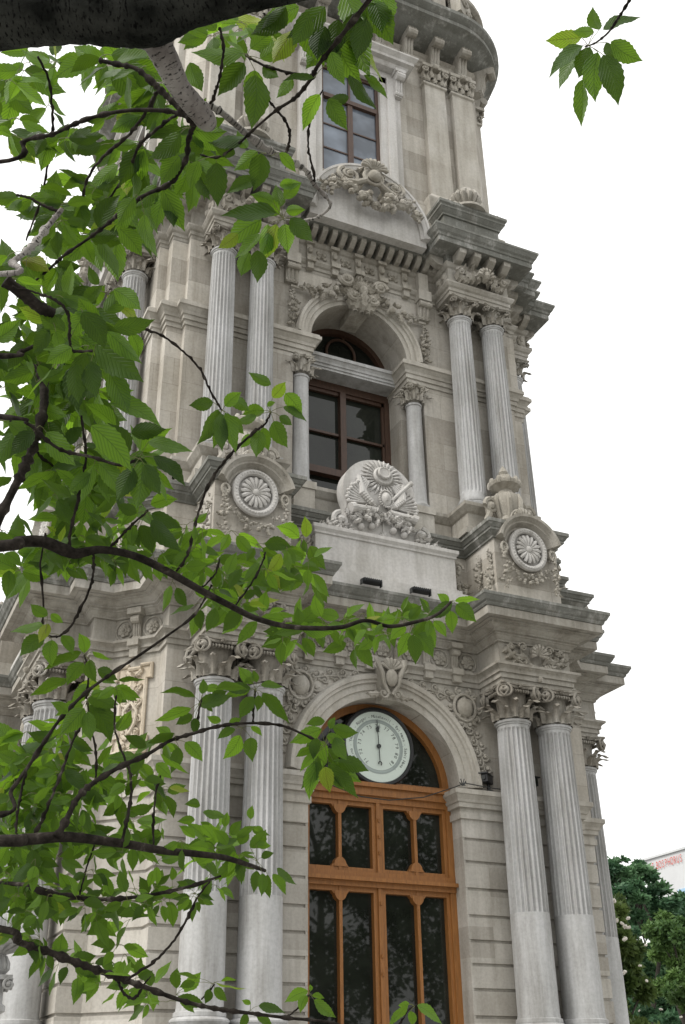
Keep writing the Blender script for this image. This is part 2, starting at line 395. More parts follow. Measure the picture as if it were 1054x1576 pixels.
spm = sp.mesh('spandrel_carving', 'carved')
for k, o in zip(FACES, faces('archivolt', b, 'limestone', (('keystone', key, 'carved'),))): items('spandrel_carving', spm, o, ((0, 0), (0, 1)), 0)
# entablature of the lower storey
b = MB(); b.sweep(PL1, [(0, 6.99), (0, 7.05), (.025, 7.052), (.025, 7.12), (.05, 7.122), (.05, 7.165), (.06, 7.18), (.09, 7.205), (.105, 7.21), (.105, 7.245), (.0, 7.26), (0, 7.56), (.03, 7.562), (.03, 7.585), (.05, 7.60), (.08, 7.635), (.095, 7.64), (.095, 7.665), (.13, 7.67), (.13, 7.695), (.17, 7.715), (.2, 7.74), (.225, 7.742), (.225, 7.765), (.28, 7.768), (.28, 7.78), (0, 7.8)])
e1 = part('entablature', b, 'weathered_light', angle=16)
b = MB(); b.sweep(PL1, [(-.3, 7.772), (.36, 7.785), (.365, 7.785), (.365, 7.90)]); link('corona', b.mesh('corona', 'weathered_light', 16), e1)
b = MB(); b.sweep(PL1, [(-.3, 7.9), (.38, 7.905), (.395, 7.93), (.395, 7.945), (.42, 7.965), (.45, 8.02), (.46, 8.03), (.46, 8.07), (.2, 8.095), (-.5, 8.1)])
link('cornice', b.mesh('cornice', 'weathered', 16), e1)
# frieze carving: brackets and rosettes in the centre, shells on the breaks
def drum(b, x, d, z0, z1, z2, z3):
    b.box(x-.085, x+.085, -d-.05, .0, z0, z1); b.box(x-.06, x+.06, -d, 0, z2, z0)
bk = MB(F0); bk.box(-.085, .085, -.13, .0, 7.18, 7.262); bk.box(-.06, .06, -.10, 0, 7.08, 7.18); console(bk, 0, 0, 7.262, 7.56, .11, .09); bk.box(-.09, .09, -.15, 0, 7.56, 7.63)
bk = bk.mesh('frieze_bracket', 'carved'); rs_ = MB(F0); rosette(rs_, (0, -.01, 7.41), .115, 6, dep=.045)
rs_.tube([(.135*cos(2*pi*i/20), -.01, 7.41+.135*sin(2*pi*i/20)) for i in range(21)], .012, 5); rs_ = rs_.mesh('rosette', 'carved')
fr = MB(F0)
for s_ in (0,):
    M = T(0, -.55, 7.36) @ S(1.08, 1.6, 1.12) @ T(0, 0, -7.36)
    shell(fr, (0, -.02, 7.40), .13, 9, -.2, pi+.2, M, .06)
    for t_ in (-1, 1):
        M2 = M @ Matrix.Diagonal((t_, 1, 1, 1))
        scroll(fr, (.2, -.03, 7.5), .06, 1.5, .018, 1, 0, M2); scroll(fr, (.38, -.03, 7.5), .045, 1.3, .016, -1, 0, M2); scroll(fr, (.13, -.04, 7.26), .06, 1.4, .018, -1, 1, M2)
        fr.tube([(.42*cos(a_), -.03, 7.5-.26*sin(a_)) for a_ in [pi/2*i/10 for i in range(11)]], .02, 6, M2)
        for a_ in (.15, .45, .75, 1.05, 1.35): px_, pz_ = .40*cos(a_), 7.5-.25*sin(a_); frond(fr, (px_, pz_), (px_*1.18+.02, pz_-.06), .09, .05, 3, .6, M2); frond(fr, (px_, pz_), (px_*.72, pz_+.05), .09, .05, 3, .6, M2); fr.blob((px_, -.05, pz_), .022, 6, 4, M2)
        frond(fr, (.16, 7.36), (.36, 7.38), .13, .06, 3, .5, M2); frond(fr, (.14, 7.24), (.28, 7.2), .1, .06, 3, .5, M2); frond(fr, (.1, 7.3), (.24, 7.46), .1, .05, 3, .5, M2)
    fr.blob((0, -.05, 7.1), (.03, .03, .04), 7, 4, M)
fo = fr.mesh('frieze_carving', 'carved'); cr = MB(RZ(pi/4) @ T(0, -(H+2.95-.29)/sqrt(2), 0))
console(cr, 0, 0, 7.22, 7.56, .11, .1); cr.box(-.1, .1, -.16, 0, 7.56, 7.64); cr.box(-.08, .08, -.13, 0, 7.14, 7.22); cr.box(-.06, .06, -.09, 0, 7.0, 7.14)
for x in (-.2, .2):
    rosette(cr, (x, -.01, 7.40), .10, 7, dep=.04); cr.tube([(x+.125*cos(2*pi*i/20), -.01, 7.4+.135*sin(2*pi*i/20)) for i in range(21)], .012, 5)
cm = cr.mesh('corner_carving', 'carved')
for k in FACES:
    items('frieze_carving', fo, e1, (-2.07, 2.07), k); items('frieze_bracket', bk, e1, (-1.1, -.66, -.22, .22, .66, 1.1), k); items('rosette', rs_, e1, (-1.32, -.88, -.44, 0, .44, .88, 1.32), k)
for k in (0, 3): link('corner_carving', cm, e1, (0, 0, 0), k*pi/2)
# carved panel on the canted corner
b = MB(RZ(pi/4) @ T(0, -(H+2.95-.29)/sqrt(2), 0))
out = [(-.24, 6.9), (-.24, 6.72), (-.17, 6.72), (-.17, 5.98), (-.23, 5.98), (-.23, 5.8), (.23, 5.8), (.23, 5.98), (.17, 5.98), (.17, 6.72), (.24, 6.72), (.24, 6.9), (.09, 6.9), (.09, 6.86), (-.09, 6.86), (-.09, 6.9)]
b.tube([(x, -.02, z) for x, z in out+[out[0]]], .028, 6); b.prism(out, -.015, .01)
for s_ in (-1, 1):
    M = Matrix.Diagonal((s_, 1, 1, 1)) @ T(0, -.02, 0)
    for z, r_, d_ in ((6.62, .05, 1), (6.42, .055, -1), (6.2, .06, 1), (6.04, .055, -1), (5.9, .04, 1)): scroll(b, (.085, -.02, z), r_, 1.5, .016, d_, z*7, M)
    b.tube([(0, -.03, 6.02), (.08, -.04, 6.14), (.09, -.04, 6.3), (0, -.03, 6.42)], .02, 6, M)
    for z in (6.75, 6.54, 6.33, 6.12, 5.95): frond(b, (.03, z), (.13, z+.1), .09, .05, 3, .6, M)
frond(b, (0, 6.44), (0, 6.8), .16, .09, 4, .5, T(0, -.02, 0)); b.blob((0, -.06, 6.2), (.04, .04, .06), 8, 5)
pm = b.mesh('carved_panel', 'panel_stone')
for k in (0, 3): part('carved_panel', pm, None, rz=k*pi/2)
# ---------------------------------------------------------------- columns
def shaft_mesh(name, r0, r1, z0, z1, zfl, mat, nf=22):
    b = MB(); n = nf*6; rs = []
    fl = [0, 0, .72, 1, 1, .72]
    def ring(z, dep, rr):
        return [(cos(2*pi*j/n)*(rr-dep*fl[j%6]), sin(2*pi*j/n)*(rr-dep*fl[j%6]), z) for j in range(n)]
    def R(z): t = (z-z0)/(z1-z0); return r0+(r1-r0)*(t**1.6)
    d = .034*r0/.25
    rs += [ring(z0, 0, R(z0)+.03), ring(z0+.04, 0, R(z0)+.028), ring(z0+.05, 0, R(z0)+.008), ring(z0+.1, 0, R(z0))]
    if zfl > z0+.2:
        for t in (.33, .66, 1): rs.append(ring(z0+.1+(zfl-z0-.1)*t, 0, R(z0+(zfl-z0)*t)))
        rs.append(ring(zfl+.002, d, R(zfl)-.004))
    else: rs += [ring(z0+.14, 0, R(z0)), ring(z0+.17, d*.8, R(z0)), ring(z0+.2, d, R(z0))]
    a = rs[-1][0][2]
    for i in range(1, 9): z = a+(z1-.16-a)*i/8; rs.append(ring(z, d, R(z)))
    rs += [ring(z1-.135, d*.8, R(z1)), ring(z1-.12, d*.3, R(z1)), ring(z1-.11, 0, R(z1)), ring(z1-.07, 0, R(z1)), ring(z1-.065, 0, R(z1)+.012), ring(z1-.045, 0, R(z1)+.014), ring(z1-.04, 0, R(z1)+.028), ring(z1-.012, 0, R(z1)+.032), ring(z1, 0, R(z1)+.01)]
    b.rings(rs); return b.mesh(name, mat, 40)
def capital_mesh(h, r, ab, mat, ionic=False, rows=2, nl=8):
    """z from 0 to h"""
    b = MB(); bell = lambda t: r*(1.0+.22*t**2.2)
    b.lathe([(bell(t)*.88, h*t) for t in (0, .2, .4, .6, .75, .88)], n=28)
    for row in range(rows):
        z0 = 0 if row == 0 else h*.02; hh = h*(.36 if row == 0 else .62)*(.92 if ionic else 1)
        for i in range(nl):
            a = 2*pi*(i+.5*row)/nl; wd = 2*pi*r/nl*.98; vs = []; fs = []; nu, nv = 6, 10
            for j in range(nv+1):
                v = j/nv; t = (z0+hh*min(v, .86))/h
                zz = z0+hh*(v if v < .86 else .86-(v-.86)*1.5); R_ = bell(t)*(1-.10*(1-v))+.022+row*.012+(.115*h/.47)*(max(0, v-.55)/.45)**1.6*1.4
                env = (.74-.16*v)*(1+.24*cos(2*pi*3.5*v))*(1 if v < .88 else .6)
                for k in range(nu+1):
                    u = 2*k/nu-1; d = (1-u*u)*.042-(.012 if abs(abs(u)-2/3) < .05 else 0)+(.008 if abs(u) < .1 else 0)
                    th = a+u*wd*.5*env/R_; vs.append((cos(th)*(R_+d), sin(th)*(R_+d), zz))
            for j in range(nv):
                for k in range(nu): q = j*(nu+1)+k; fs.append((q, q+1, q+nu+2, q+nu+1))
            b.add(vs, fs)
            b.blob((cos(a)*(bell(.5)+.085*h/.47), sin(a)*(bell(.5)+.085*h/.47), z0+hh*.84), (.028, .028, .02), 7, 4)
    # abacus with concave sides
    n = 8; lo = []
    for k in range(4):
        for i in range(n+1):
            u = -1+2*i/n; q = ab*(1-.14*(1-u*u)); x, y = u*ab*.93, -q; c, s_ = cos(k*pi/2), sin(k*pi/2); lo.append((x*c-y*s_, x*s_+y*c))
    b.rings([[(x*k_, y*k_, z) for x, y in lo] for k_, z in ((.9, h*.87), (.94, h*.9), (.94, h*.93), (1, h*.95), (1, h))])
    vr = h*(.20 if ionic else .135); cz = h*(.74 if ionic else .76)
    for k in range(4):
        for s_ in (-1, 1):
            # volutes on each face near the corners
            M = RZ(k*pi/2) @ T(s_*(ab*.80), -ab*.86, cz) @ RZ(s_*radians(28)) @ Matrix.Diagonal((s_, 1, 1, 1))
            scroll(b, (0, 0, 0), vr, 1.75, vr*.2, 1, pi*.5, M, dep=.03, n=6)
            b.tube([(-ab*.42, .05, h*.86-cz), (-ab*.2, .02, h*.885-cz), (0, 0, vr*.98)], [vr*.16, vr*.22, vr*.24], 6, M)
            b.tube([(0, .02, 0), (0, .06, 0)], vr*.8, 12, M)
        M = RZ(k*pi/2) @ T(0, -ab*.9, h*.92)
        rosette(b, (0, 0, 0), h*.085, 5, M, .03)
        if ionic:
            for u in range(-3, 4): b.blob((u*ab*.13, .03, -h*.14), (.02, .03, .028), 6, 4, M)
        else:
            for s_ in (-1, 1): scroll(b, (s_*ab*.22, .05, -h*.16), h*.075, 1.4, h*.022, s_, pi/2, M)
    return b.mesh('capital', mat, 45)
def base_mesh(r, h, mat):
    b = MB(); b.box(-r*1.42, r*1.42, -r*1.42, r*1.42, 0, h*.3)
    b.lathe([(r*1.38, h*.3), (r*1.44, h*.38), (r*1.44, h*.46), (r*1.36, h*.54), (r*1.2, h*.58), (r*1.16, h*.66), (r*1.22, h*.74), (r*1.27, h*.8), (r*1.27, h*.87), (r*1.2, h*.93), (r*1.1, h)], n=36)
    return b.mesh('base', mat, 40)
sh1 = shaft_mesh('shaft', .250, .214, 2.86, 6.52, 4.085, 'marble'); cp1 = capital_mesh(.47, .214, .31, 'capital_stone', True); bs1 = base_mesh(.25, .24, 'marble')
sh2 = shaft_mesh('shaft', .205, .178, 10.12, 13.64, 0, 'marble'); cp2 = capital_mesh(.36, .178, .265, 'capital_stone'); bs2 = base_mesh(.2, .16, 'marble')
def column(x, y, k, sh, cp, bs, zn, zb):
    o = part('column', sh, None, rz=k*pi/2, loc=(0, 0, 0)); M = RZ(k*pi/2) @ Vector((x, -H+y, 0)); o.location = (M.x, M.y, -ZG)
    link('capital', cp, o, (0, 0, zn)); link('base', bs, o, (0, 0, zb))
for k in FACES:
    for x in (-2.43, -1.775, 1.775, 2.43):
        column(x, -.313, k, sh1, cp1, bs1, 6.52, 2.62)
        column(x if abs(x) < 2 else x/2.43*2.41, .2, k, sh2, cp2, bs2, 13.64, 9.965)
# ---------------------------------------------------------------- attic zone: pedestals with roundels, central panel
PA = plan(3.50, 3.02, .2, (1.56, 2.62, .78)); b = MB()
b.sweep(PA, [(.06, 8.08), (.06, 8.22), (0, 8.25), (0, 9.17)])
part('attic_wall', b, 'ashlar', angle=16)
PN = []
for k in range(4):
    for x, y in [(1.56, -3.50), (1.56, -4.28), (1.575, -4.28), (1.575, -4.08), (2.605, -4.08), (2.605, -4.28), (2.62, -4.28), (2.62, -3.50), (3.02, -3.50), (3.02, -3.30), (3.30, -3.02), (3.50, -3.02), (3.50, -2.62), (4.28, -2.62), (4.28, -2.605), (4.08, -2.605), (4.08, -1.575), (4.28, -1.575), (4.28, -1.56), (3.50, -1.56)]:
        c_, s1_ = cos(k*pi/2), sin(k*pi/2); PN.append((x*c_-y*s1_, x*s1_+y*c_))
b = MB(); b.sweep(PN, [(0, 9.15), (.03, 9.152), (.03, 9.18), (.045, 9.19), (.085, 9.235), (.10, 9.24), (.10, 9.275), (.115, 9.28), (.145, 9.33), (.16, 9.335), (.16, 9.39), (0, 9.42)])
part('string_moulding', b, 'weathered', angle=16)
PB = plan(3.264, 2.88, .14, (1.49, 2.66, .5), False); b = MB()
b.sweep(PB, [(.12, 9.40), (.12, 9.5), (.02, 9.54), (.0, 9.58), (0, 9.80), (.03, 9.82), (.09, 9.9), (.09, 9.955), (-.2, 9.965)])
part('column_plinth', b, 'weathered_light', angle=16)
def pedestal(sx):
    b = MB(F0 @ T(sx*2.09, -.565, 0))
    rr = [(.345, .05), (.345, -.035), (.375, -.037), (.385, -.055), (.415, -.095), (.42, -.11), (.445, -.112), (.455, -.13), (.485, -.165), (.49, -.175), (.53, -.177), (.535, .5), (.345, .5)]
    archring(b, 0, 9.03, rr, radians(14), radians(166), 26)
    b.prism([(-.35, 9.1), (.35, 9.1)]+[(.36*cos(a_), 9.03+.36*sin(a_)) for a_ in [radians(12+15.6*i) for i in range(11)]], -.008, .5)
    b.box(-.53, .53, .14, .5, 9.2, 9.43)
    ro = MB(F0 @ T(sx*2.09, -.6, 9.03))
    ro.tube([(.275*cos(2*pi*i/36), -.03, .30*sin(2*pi*i/36)) for i in range(37)], .045, 8)
    for i in range(40): a = 2*pi*i/40; ro.blob((.275*cos(a), -.065, .30*sin(a)), .02, 6, 4)
    ro.blob((0, .01, 0), (.25, .03, .28), 24, 5)
    for i in range(16):
        a = 2*pi*i/16; ro.tube([(cos(a)*t, -.03-.03*sin(pi*t/.22), sin(a)*t*1.08) for t in (.04, .1, .15, .2)], [.009, .02, .032, .026], 6)
    ro.blob((0, -.05, 0), (.05, .04, .05), 10, 6)
    rnd = random.Random(7+sx); ga = MB(F0 @ T(sx*2.09, -.6, 0))
    cluster(ga, [(.36*cos(a), -.03, 8.93+.4*sin(a)) for a in [radians(200+14*i) for i in range(11)]], .075, rnd, dens=1.2)
    for t_ in (-1, 1):
        cluster(ga, [(t_*.40, -.05, 8.98), (t_*.42, -.05, 8.75), (t_*.42, -.05, 8.5), (t_*.42, -.04, 8.36)], .07, rnd, dens=1.1); 
        ga.tube([(t_*.41+.05*cos(a), -.05, 9.0+.07*sin(a)) for a in [2*pi*i/12 for i in range(13)]], .018, 6); frond(ga, (t_*.4, 8.92), (t_*.4, 9.12), .12, .05, 3, .5)
    # flank drops
    cluster(ga, [(-.56, .12, 9.0), (-.58, .14, 8.7), (-.62, .1, 8.4), (-.7, .06, 8.28)], .07, rnd); cluster(ga, [(-.56, .4, 9.0), (-.58, .42, 8.7), (-.60, .4, 8.4)], .07, rnd)
    # crowning urn with scrolls
    u = MB(F0 @ T(sx*2.09, -.2, 0) @ S(.82, .82, 1))
    u.box(-.34, .34, -.2, .3, 9.38, 9.62)
    u.lathe([(.20, 9.6), (.24, 9.66), (.22, 9.72), (.27, 9.86), (.30, 9.98), (.28, 10.08), (.17, 10.14), (.14, 10.2), (.2, 10.23), (.285, 10.28), (.30, 10.33), (.25, 10.36), (.2, 10.4), (.1, 10.44), (.07, 10.5), (.09, 10.54), (.06, 10.6), (.0, 10.68)], n=28)
    for i in range(10): a = 2*pi*i/10; u.blob((.27*cos(a), .27*sin(a), 10.33), (.055, .055, .075), 8, 5); 
    for i in range(8): a = 2*pi*(i+.5)/8; u.tube([(cos(a)*r_, sin(a)*r_, z) for r_, z in ((.2, 9.64), (.29, 9.78), (.32, 9.95), (.27, 10.08))], [.03, .05, .05, .03], 6)
    for t_ in (-1, 1):
        M = Matrix.Diagonal((t_, 1, 1, 1))
        scroll(u, (.40, -.1, 9.86), .13, 1.6, .045, 1, 0, M); scroll(u, (.46, -.12, 9.56), .12, 1.5, .04, -1, 0, M)
        u.tube([(.30, -.05, 10.02), (.44, -.06, 9.9), (.42, -.06, 9.72), (.52, -.06, 9.6)], [.05, .07, .07, .05], 7, M)
        frond(u, (.3, 9.52), (.66, 9.5), .2, .1, 4, .5, M @ T(0, -.1, 0))
    shell(u, (0, -.42, 9.52), .2, 9, .1, pi-.1, dep=.08); u.tube([(.22*cos(a), -.42, 9.52+.2*sin(a)) for a in [pi*i/14 for i in range(15)]], .02, 6)
    return b, (('roundel', ro, 'white_stone'), ('garland', ga, 'carved'), ('urn', u, 'carved'))
for sx in (-1, 1):
    b, subs = pedestal(sx); faces('hood_moulding', b, 'weathered_light', subs, angle=28)
b = MB(F0)
b.box(-1.16, 1.16, -.42, .3, 8.09, 8.24); b.box(-1.12, 1.12, -.34, .3, 8.24, 8.33); b.box(-1.08, 1.08, -.26, .3, 8.33, 8.84)
b.sweep([(-1.08, -.26), (1.08, -.26), (1.08, .3), (-1.08, .3)], [(0, 8.84), (.02, 8.85), (.02, 8.88), (.05, 8.92), (.05, 8.97), (0, 8.99)])
def ell(a, r=.62): return (r*cos(a), 9.86+r*sin(a))
md = MB(F0 @ T(0, 0, 8.985) @ S(.94, 1, .89) @ T(0, 0, -8.985))
md.prism([(-.62, 8.98), (.62, 8.98)]+[(.56, 9.4)]+[ell(radians(-25+230*i/40)) for i in range(41)]+[(-.56, 9.4)], -.1, .12)
md.prism([(-.98, 8.98), (.98, 8.98), (.9, 9.08), (.72, 9.12), (.6, 9.3), (-.6, 9.3), (-.72, 9.12), (-.9, 9.08)], -.09, .1)
rnd = random.Random(11); F1 = T(0, -.1, 0)
def mdm(M=None): pass
cx_, cz_ = .04, 10.15
for i in range(26):
    a = 2*pi*i/26; md.tube([(cx_+cos(a)*.13, -.115, cz_+sin(a)*.13), (cx_+cos(a)*.26, -.125, cz_+sin(a)*.26), (cx_+cos(a)*.36, -.10, cz_+sin(a)*.34)], [.012, .024, .012], 5)
for i in range(40):
    a = 2*pi*i/40; L = .29 if i%2 else .24; c, s_ = cos(a), sin(a)
    md.add([(cx_+c*.12-s_*.018, -.11, cz_+s_*.12+c*.018), (cx_+c*.12+s_*.018, -.11, cz_+s_*.12-c*.018), (cx_+c*L, -.105, cz_+s_*L), (cx_+c*.14, -.16, cz_+s_*.14)], [(0, 3, 2), (3, 1, 2), (0, 1, 3)])
M = T(cx_, 0, cz_+.02) @ RX(pi/2)
md.lathe([(.16, .08), (.165, .15), (.15, .175), (.135, .18), (.12, .16), (.0, .155)], n=28, M=M); md.lathe([(.105, .1), (.108, .20), (.098, .215), (.085, .215), (.075, .205), (0, .205)], n=24, M=T(0, 0, .035) @ M)
for i in range(20): a = 2*pi*i/20; md.blob((cx_+.15*cos(a), -.155, cz_+.02+.145*sin(a)), .014, 5, 3)
md.blob((cx_+.02, -.17, 9.73), (.095, .06, .13), 16, 8); md.blob((cx_+.02, -.22, 9.74), (.05, .04, .075), 12, 6)
for i in range(22): a = 2*pi*i/22; md.blob((cx_+.02+.115*cos(a), -.19, 9.73+.15*sin(a)), .02, 5, 4)
for s_ in (-1, 1):
    M = Matrix.Diagonal((s_, 1, 1, 1)) @ F1
    # draped flags, spears and barrels fanning out
    for i in range(6): md.tube([(.1, -.05, 9.58+i*.01), (.2+.03*i, -.09, 9.6+.03*i), (.30+.015*i, -.05, 9.82+.05*i), (.20+.02*i, -.03, 10.02+.01*i)], [.02, .05, .035, .02], 6, M)
    for i in range(8):
        a = radians(-8+i*9.5); L = .60+.03*(i%2); md.tube([(.2, -.04, 9.62), (.2+cos(a)*L*.6, -.07, 9.62+sin(a)*L*.6)], [.018, .024], 7, M)
        md.blob((.2+cos(a)*L*.62, -.07, 9.62+sin(a)*L*.62), .036, 7, 4, M)
    md.tube([(.12, -.06, 9.5), (.5, -.1, 9.43)], [.055, .07], 10, M); md.tube([(.48, -.1, 9.45), (.56, -.11, 9.42)], .08, 10, M)
    if s_ > 0: md.tube([(.15, -.08, 9.72), (.47, -.10, 10.08)], [.025, .035], 8, M); md.blob((.49, -.10, 10.10), .045, 8, 5, M)
    cluster(md, [(.0, -.06, 9.42), (.2, -.08, 9.36), (.4, -.07, 9.34), (.55, -.05, 9.3)], .12, rnd, M, dens=2.4, leaf=.6)
    for x, z in ((.18, 9.2), (.36, 9.16)): md.tube([(x, -.03, z+.2), (x, -.03, z)], .012, 5, M); md.blob((x, -.05, z), .055, 10, 6, M)
    scroll(md, (.68, -.03, 9.22), .13, 1.5, .045, -s_*s_, 1.5, M)
    cluster(md, [(.55, -.03, 9.1), (.7, -.05, 9.12), (.85, -.04, 9.06), (1.0, -.02, 9.03)], .11, rnd, M, dens=2.2, leaf=.7)
for i in range(8): a = 2*pi*i/8; md.tube([(.03, -.13, 9.1), (.03+.08*cos(a), -.12, 9.1+.08*sin(a))], [.02, .006], 5)
md.tube([(.03, -.12, 9.5), (.03, -.12, 9.1)], .012, 5)
sd = MB(F0)
for s_ in (1,):
    M = Matrix.Diagonal((s_, 1, 1, 1)); cluster(sd, [(1.14, -.12, 8.85), (1.19, -.14, 8.6), (1.26, -.14, 8.42), (1.36, -.1, 8.28)], .085, rnd, M, dens=1.4, leaf=.5); scroll(sd, (1.19, -.14, 8.78), .09, 1.5, .03, 1, 0, M)
sdm = sd.mesh('scrolled_bracket', 'carved')
for o in faces('parapet_panel', b, 'white_stone', angle=24, subs=(('coat_of_arms', md, 'white_stone'),)): items('scrolled_bracket', sdm, o, ((0, 0), (0, 1)), 0)
# ---------------------------------------------------------------- middle storey
Y2 = .45; W2 = H-Y2; G2 = (W2, 2.88, .14)
b = MB(); b.sweep(pier(1.14, *G2, .9, False), [(0, 9.4), (0, 12.3)]); quarter('wall', b, 'ashlar')
b = MB(); b.sweep(pier(1.5, *G2, .9, False), [(0, 12.7), (0, 14.0)]); quarter('wall', b, 'ashlar')
b = MB(); archwall(b, -1.5, 1.5, 12.7, 14.0, 12.7, .85, Y2, Y2+.9, M=F0); quarter('spandrel_wall', b, 'ashlar')
for s_ in (-1, 1): b = MB(); b.box(*sorted((s_*.85, s_*1.14)), .72, 1.5, 9.0, 12.3, M=F0); quarter('window_jamb', b, 'ashlar')
b = MB()
for k in range(1):
    b.sweep(pier(.86, *G2, .9, False), [(-.004, 12.3), (.02, 12.302), (.02, 12.38), (.045, 12.383), (.045, 12.46), (.065, 12.465), (.075, 12.51), (.12, 12.57), (.145, 12.58), (.145, 12.64), (.12, 12.645), (.12, 12.68), (0, 12.7)])
    quarter('string_moulding', b, 'limestone'); b = MB()
    b.sweep([(-.86, Y2+.35), (.86, Y2+.35), (.86, Y2+.8), (-.86, Y2+.8)], [(0, 12.42), (0, 12.46), (.02, 12.463), (.02, 12.51), (.04, 12.515), (.05, 12.55), (.08, 12.59), (.10, 12.595), (.10, 12.64), (.08, 12.645), (.08, 12.67), (0, 12.69)], M=F0)
quarter('transom_moulding', b, 'marble')
b = MB(F0 @ T(0, Y2, 0))
archring(b, 0, 12.7, [(.85, .02), (.85, -.03), (.92, -.03), (.925, -.06), (1.0, -.06), (1.005, -.09), (1.04, -.09), (1.06, -.12), (1.10, -.12), (1.12, -.08), (1.12, .02)], n=44)
key = MB(F0 @ T(0, Y2-.1, 13.65) @ S(1.38, 1.3, 1.3) @ T(0, 0, -13.65))
for t_ in (-1, 1):
    M = Matrix.Diagonal((t_, 1, 1, 1))
    frond(key, (.02, 13.5), (.24, 13.82), .22, .14, 4, .8, M); frond(key, (.0, 13.48), (.2, 13.55), .16, .1, 3, .6, M); scroll(key, (.22, -.1, 13.83), .09, 1.5, .035, t_, 0, M)
    scroll(key, (.12, -.08, 13.62), .07, 1.4, .03, -1, 0, M); frond(key, (.05, 13.75), (.3, 13.68), .14, .1, 3, .8, M)
    for x in (-.5, 0, .5): key.tube([(x*.16, -.02, 13.42), (x*.14, .0, 13.5), (x*.13, -.03, 13.58)], .03, 6, M)
key.blob((0, -.08, 13.72), (.06, .07, .08), 10, 6)
for i in range(9):
    a_ = pi*(.08+i*.105)*1.0; frond(key, (.04*cos(a_), 13.72+.04*sin(a_)), (.17*cos(a_), 13.72+.2*sin(a_)), .09, .08, 3, 1, T(0, -.05, 0))
for i in range(5):
    a_ = -pi*(.15+i*.175); frond(key, (.05*cos(a_), 13.68+.04*sin(a_)), (.13*cos(a_), 13.68+.17*sin(a_)), .08, .07, 3, 1, T(0, -.06, 0))
key.box(-.1, .1, .0, .4, 13.44, 13.6); frond(key, (0, 13.7), (0, 13.42), .14, .12, 3, .5, T(0, -.06, 0))
rnd = random.Random(5); ga = MB(F0 @ T(0, Y2, 0))
for t_ in (1,):
    M = Matrix.Diagonal((t_, 1, 1, 1))
    cluster(ga, [(.28, -.1, 13.82), (.45, -.12, 13.70), (.65, -.14, 13.58), (.85, -.13, 13.54), (1.02, -.08, 13.60)], .125, rnd, M, dens=2.0, leaf=.25)
    ga.tube([(1.0, -.06, 13.56), (1.22, -.06, 13.56)], .03, 6, M)
    cluster(ga, [(1.2, -.06, 13.5), (1.2, -.08, 13.3), (1.2, -.09, 13.1), (1.2, -.06, 12.9), (1.2, -.04, 12.82)], .085, rnd, M, dens=1.8)
    console(ga, 1.2, 0, 13.64, 13.97, .22, .16, M)
gm = ga.mesh('garland', 'carved')
for o in faces('archivolt', b, 'limestone', (('keystone', key, 'carved'),)): items('garland', gm, o, ((0, 0), (0, 1)), 0)
# small engaged columns of the window
b = MB(); b.lathe([(.165, 0), (.165, .05), (.14, .07), (.125, .12)]+[(.122-.012*t, .12+1.75*t) for t in (.25, .5, .75, 1)]+[(.125, 1.88), (.125, 1.91), (.11, 1.93)], n=28)
sc_ = b.mesh('column', 'marble', 40); cps = capital_mesh(.33, .108, .155, 'carved'); bb = MB(); bb.box(-.17, .17, -.17, .17, -.12, 0); bb.box(-.15, .15, -.15, .15, -.5, -.12); bb.box(-.19, .19, -.19, .2, -.6, -.5); bs3 = bb.mesh('base', 'limestone')
for k in FACES:
    for s_ in (-1, 1):
        o = part('column', sc_, None); v = RZ(k*pi/2) @ Vector((s_*.985, -H+.52, 0)); o.location = (v.x, v.y, 10.0-ZG); o.rotation_euler = (0, 0, k*pi/2); o.scale = (1.1, 1.1, 1)
        link('capital', cps, o, (0, 0, 1.97-.03)); link('base', bs3, o)
# windows of the middle storey
fr_ = MB(F0 @ T(0, 1.15, 0))
fr_.box(-.86, -.76, -.05, .06, 9.2, 12.42); fr_.box(.76, .86, -.05, .06, 9.2, 12.42); fr_.box(-.76, .76, -.05, .06, 12.28, 12.42)
fr_.box(-.05, .05, -.07, .05, 10.78, 12.28); fr_.box(-.76, .76, -.08, .06, 10.66, 10.78); fr_.box(-.76, .76, -.03, .03, 9.2, 9.36); fr_.box(-.76, .76, -.02, .03, 10.0, 10.05)
for s_ in (-1, 1):
    x0, x1 = sorted((s_*.06, s_*.76)); fr_.box(x0, x1, -.02, .03, 11.44, 11.48); fr_.box(x0, x1, -.02, .03, 12.22, 12.28)
    xs = sorted((s_*.72, s_*.76)); fr_.box(*xs, -.02, .03, 10.78, 12.28)
archring(fr_, 0, 12.7, [(.76, -.05), (.86, -.05), (.86, .06), (.76, .06)], n=30); fr_.tube([(.26*cos(2*pi*i/30), 0, 13.08+.3*sin(2*pi*i/30)) for i in range(31)], .025, 6); fr_.tube([(.05, .0, 13.38), (.05, 0, 13.46)], .02, 5)
gl = MB(F0 @ T(0, 1.15, 0)); gl.box(-.8, .8, .04, .05, 9.2, 12.4); gl.prism([(.8*cos(pi*i/24), 12.6+.86*sin(pi*i/24)) for i in range(25)], .04, .05)
faces('window', fr_, 'window_wood', (('pane', gl, 'glass_dark'),))
b = MB(); b.box(-3.0, 3.0, -2.3, 3.0, 1.3, 21.0)
part('dark_interior', b, 'black_metal')  # added black box stands in for the darkness inside, behind the windows
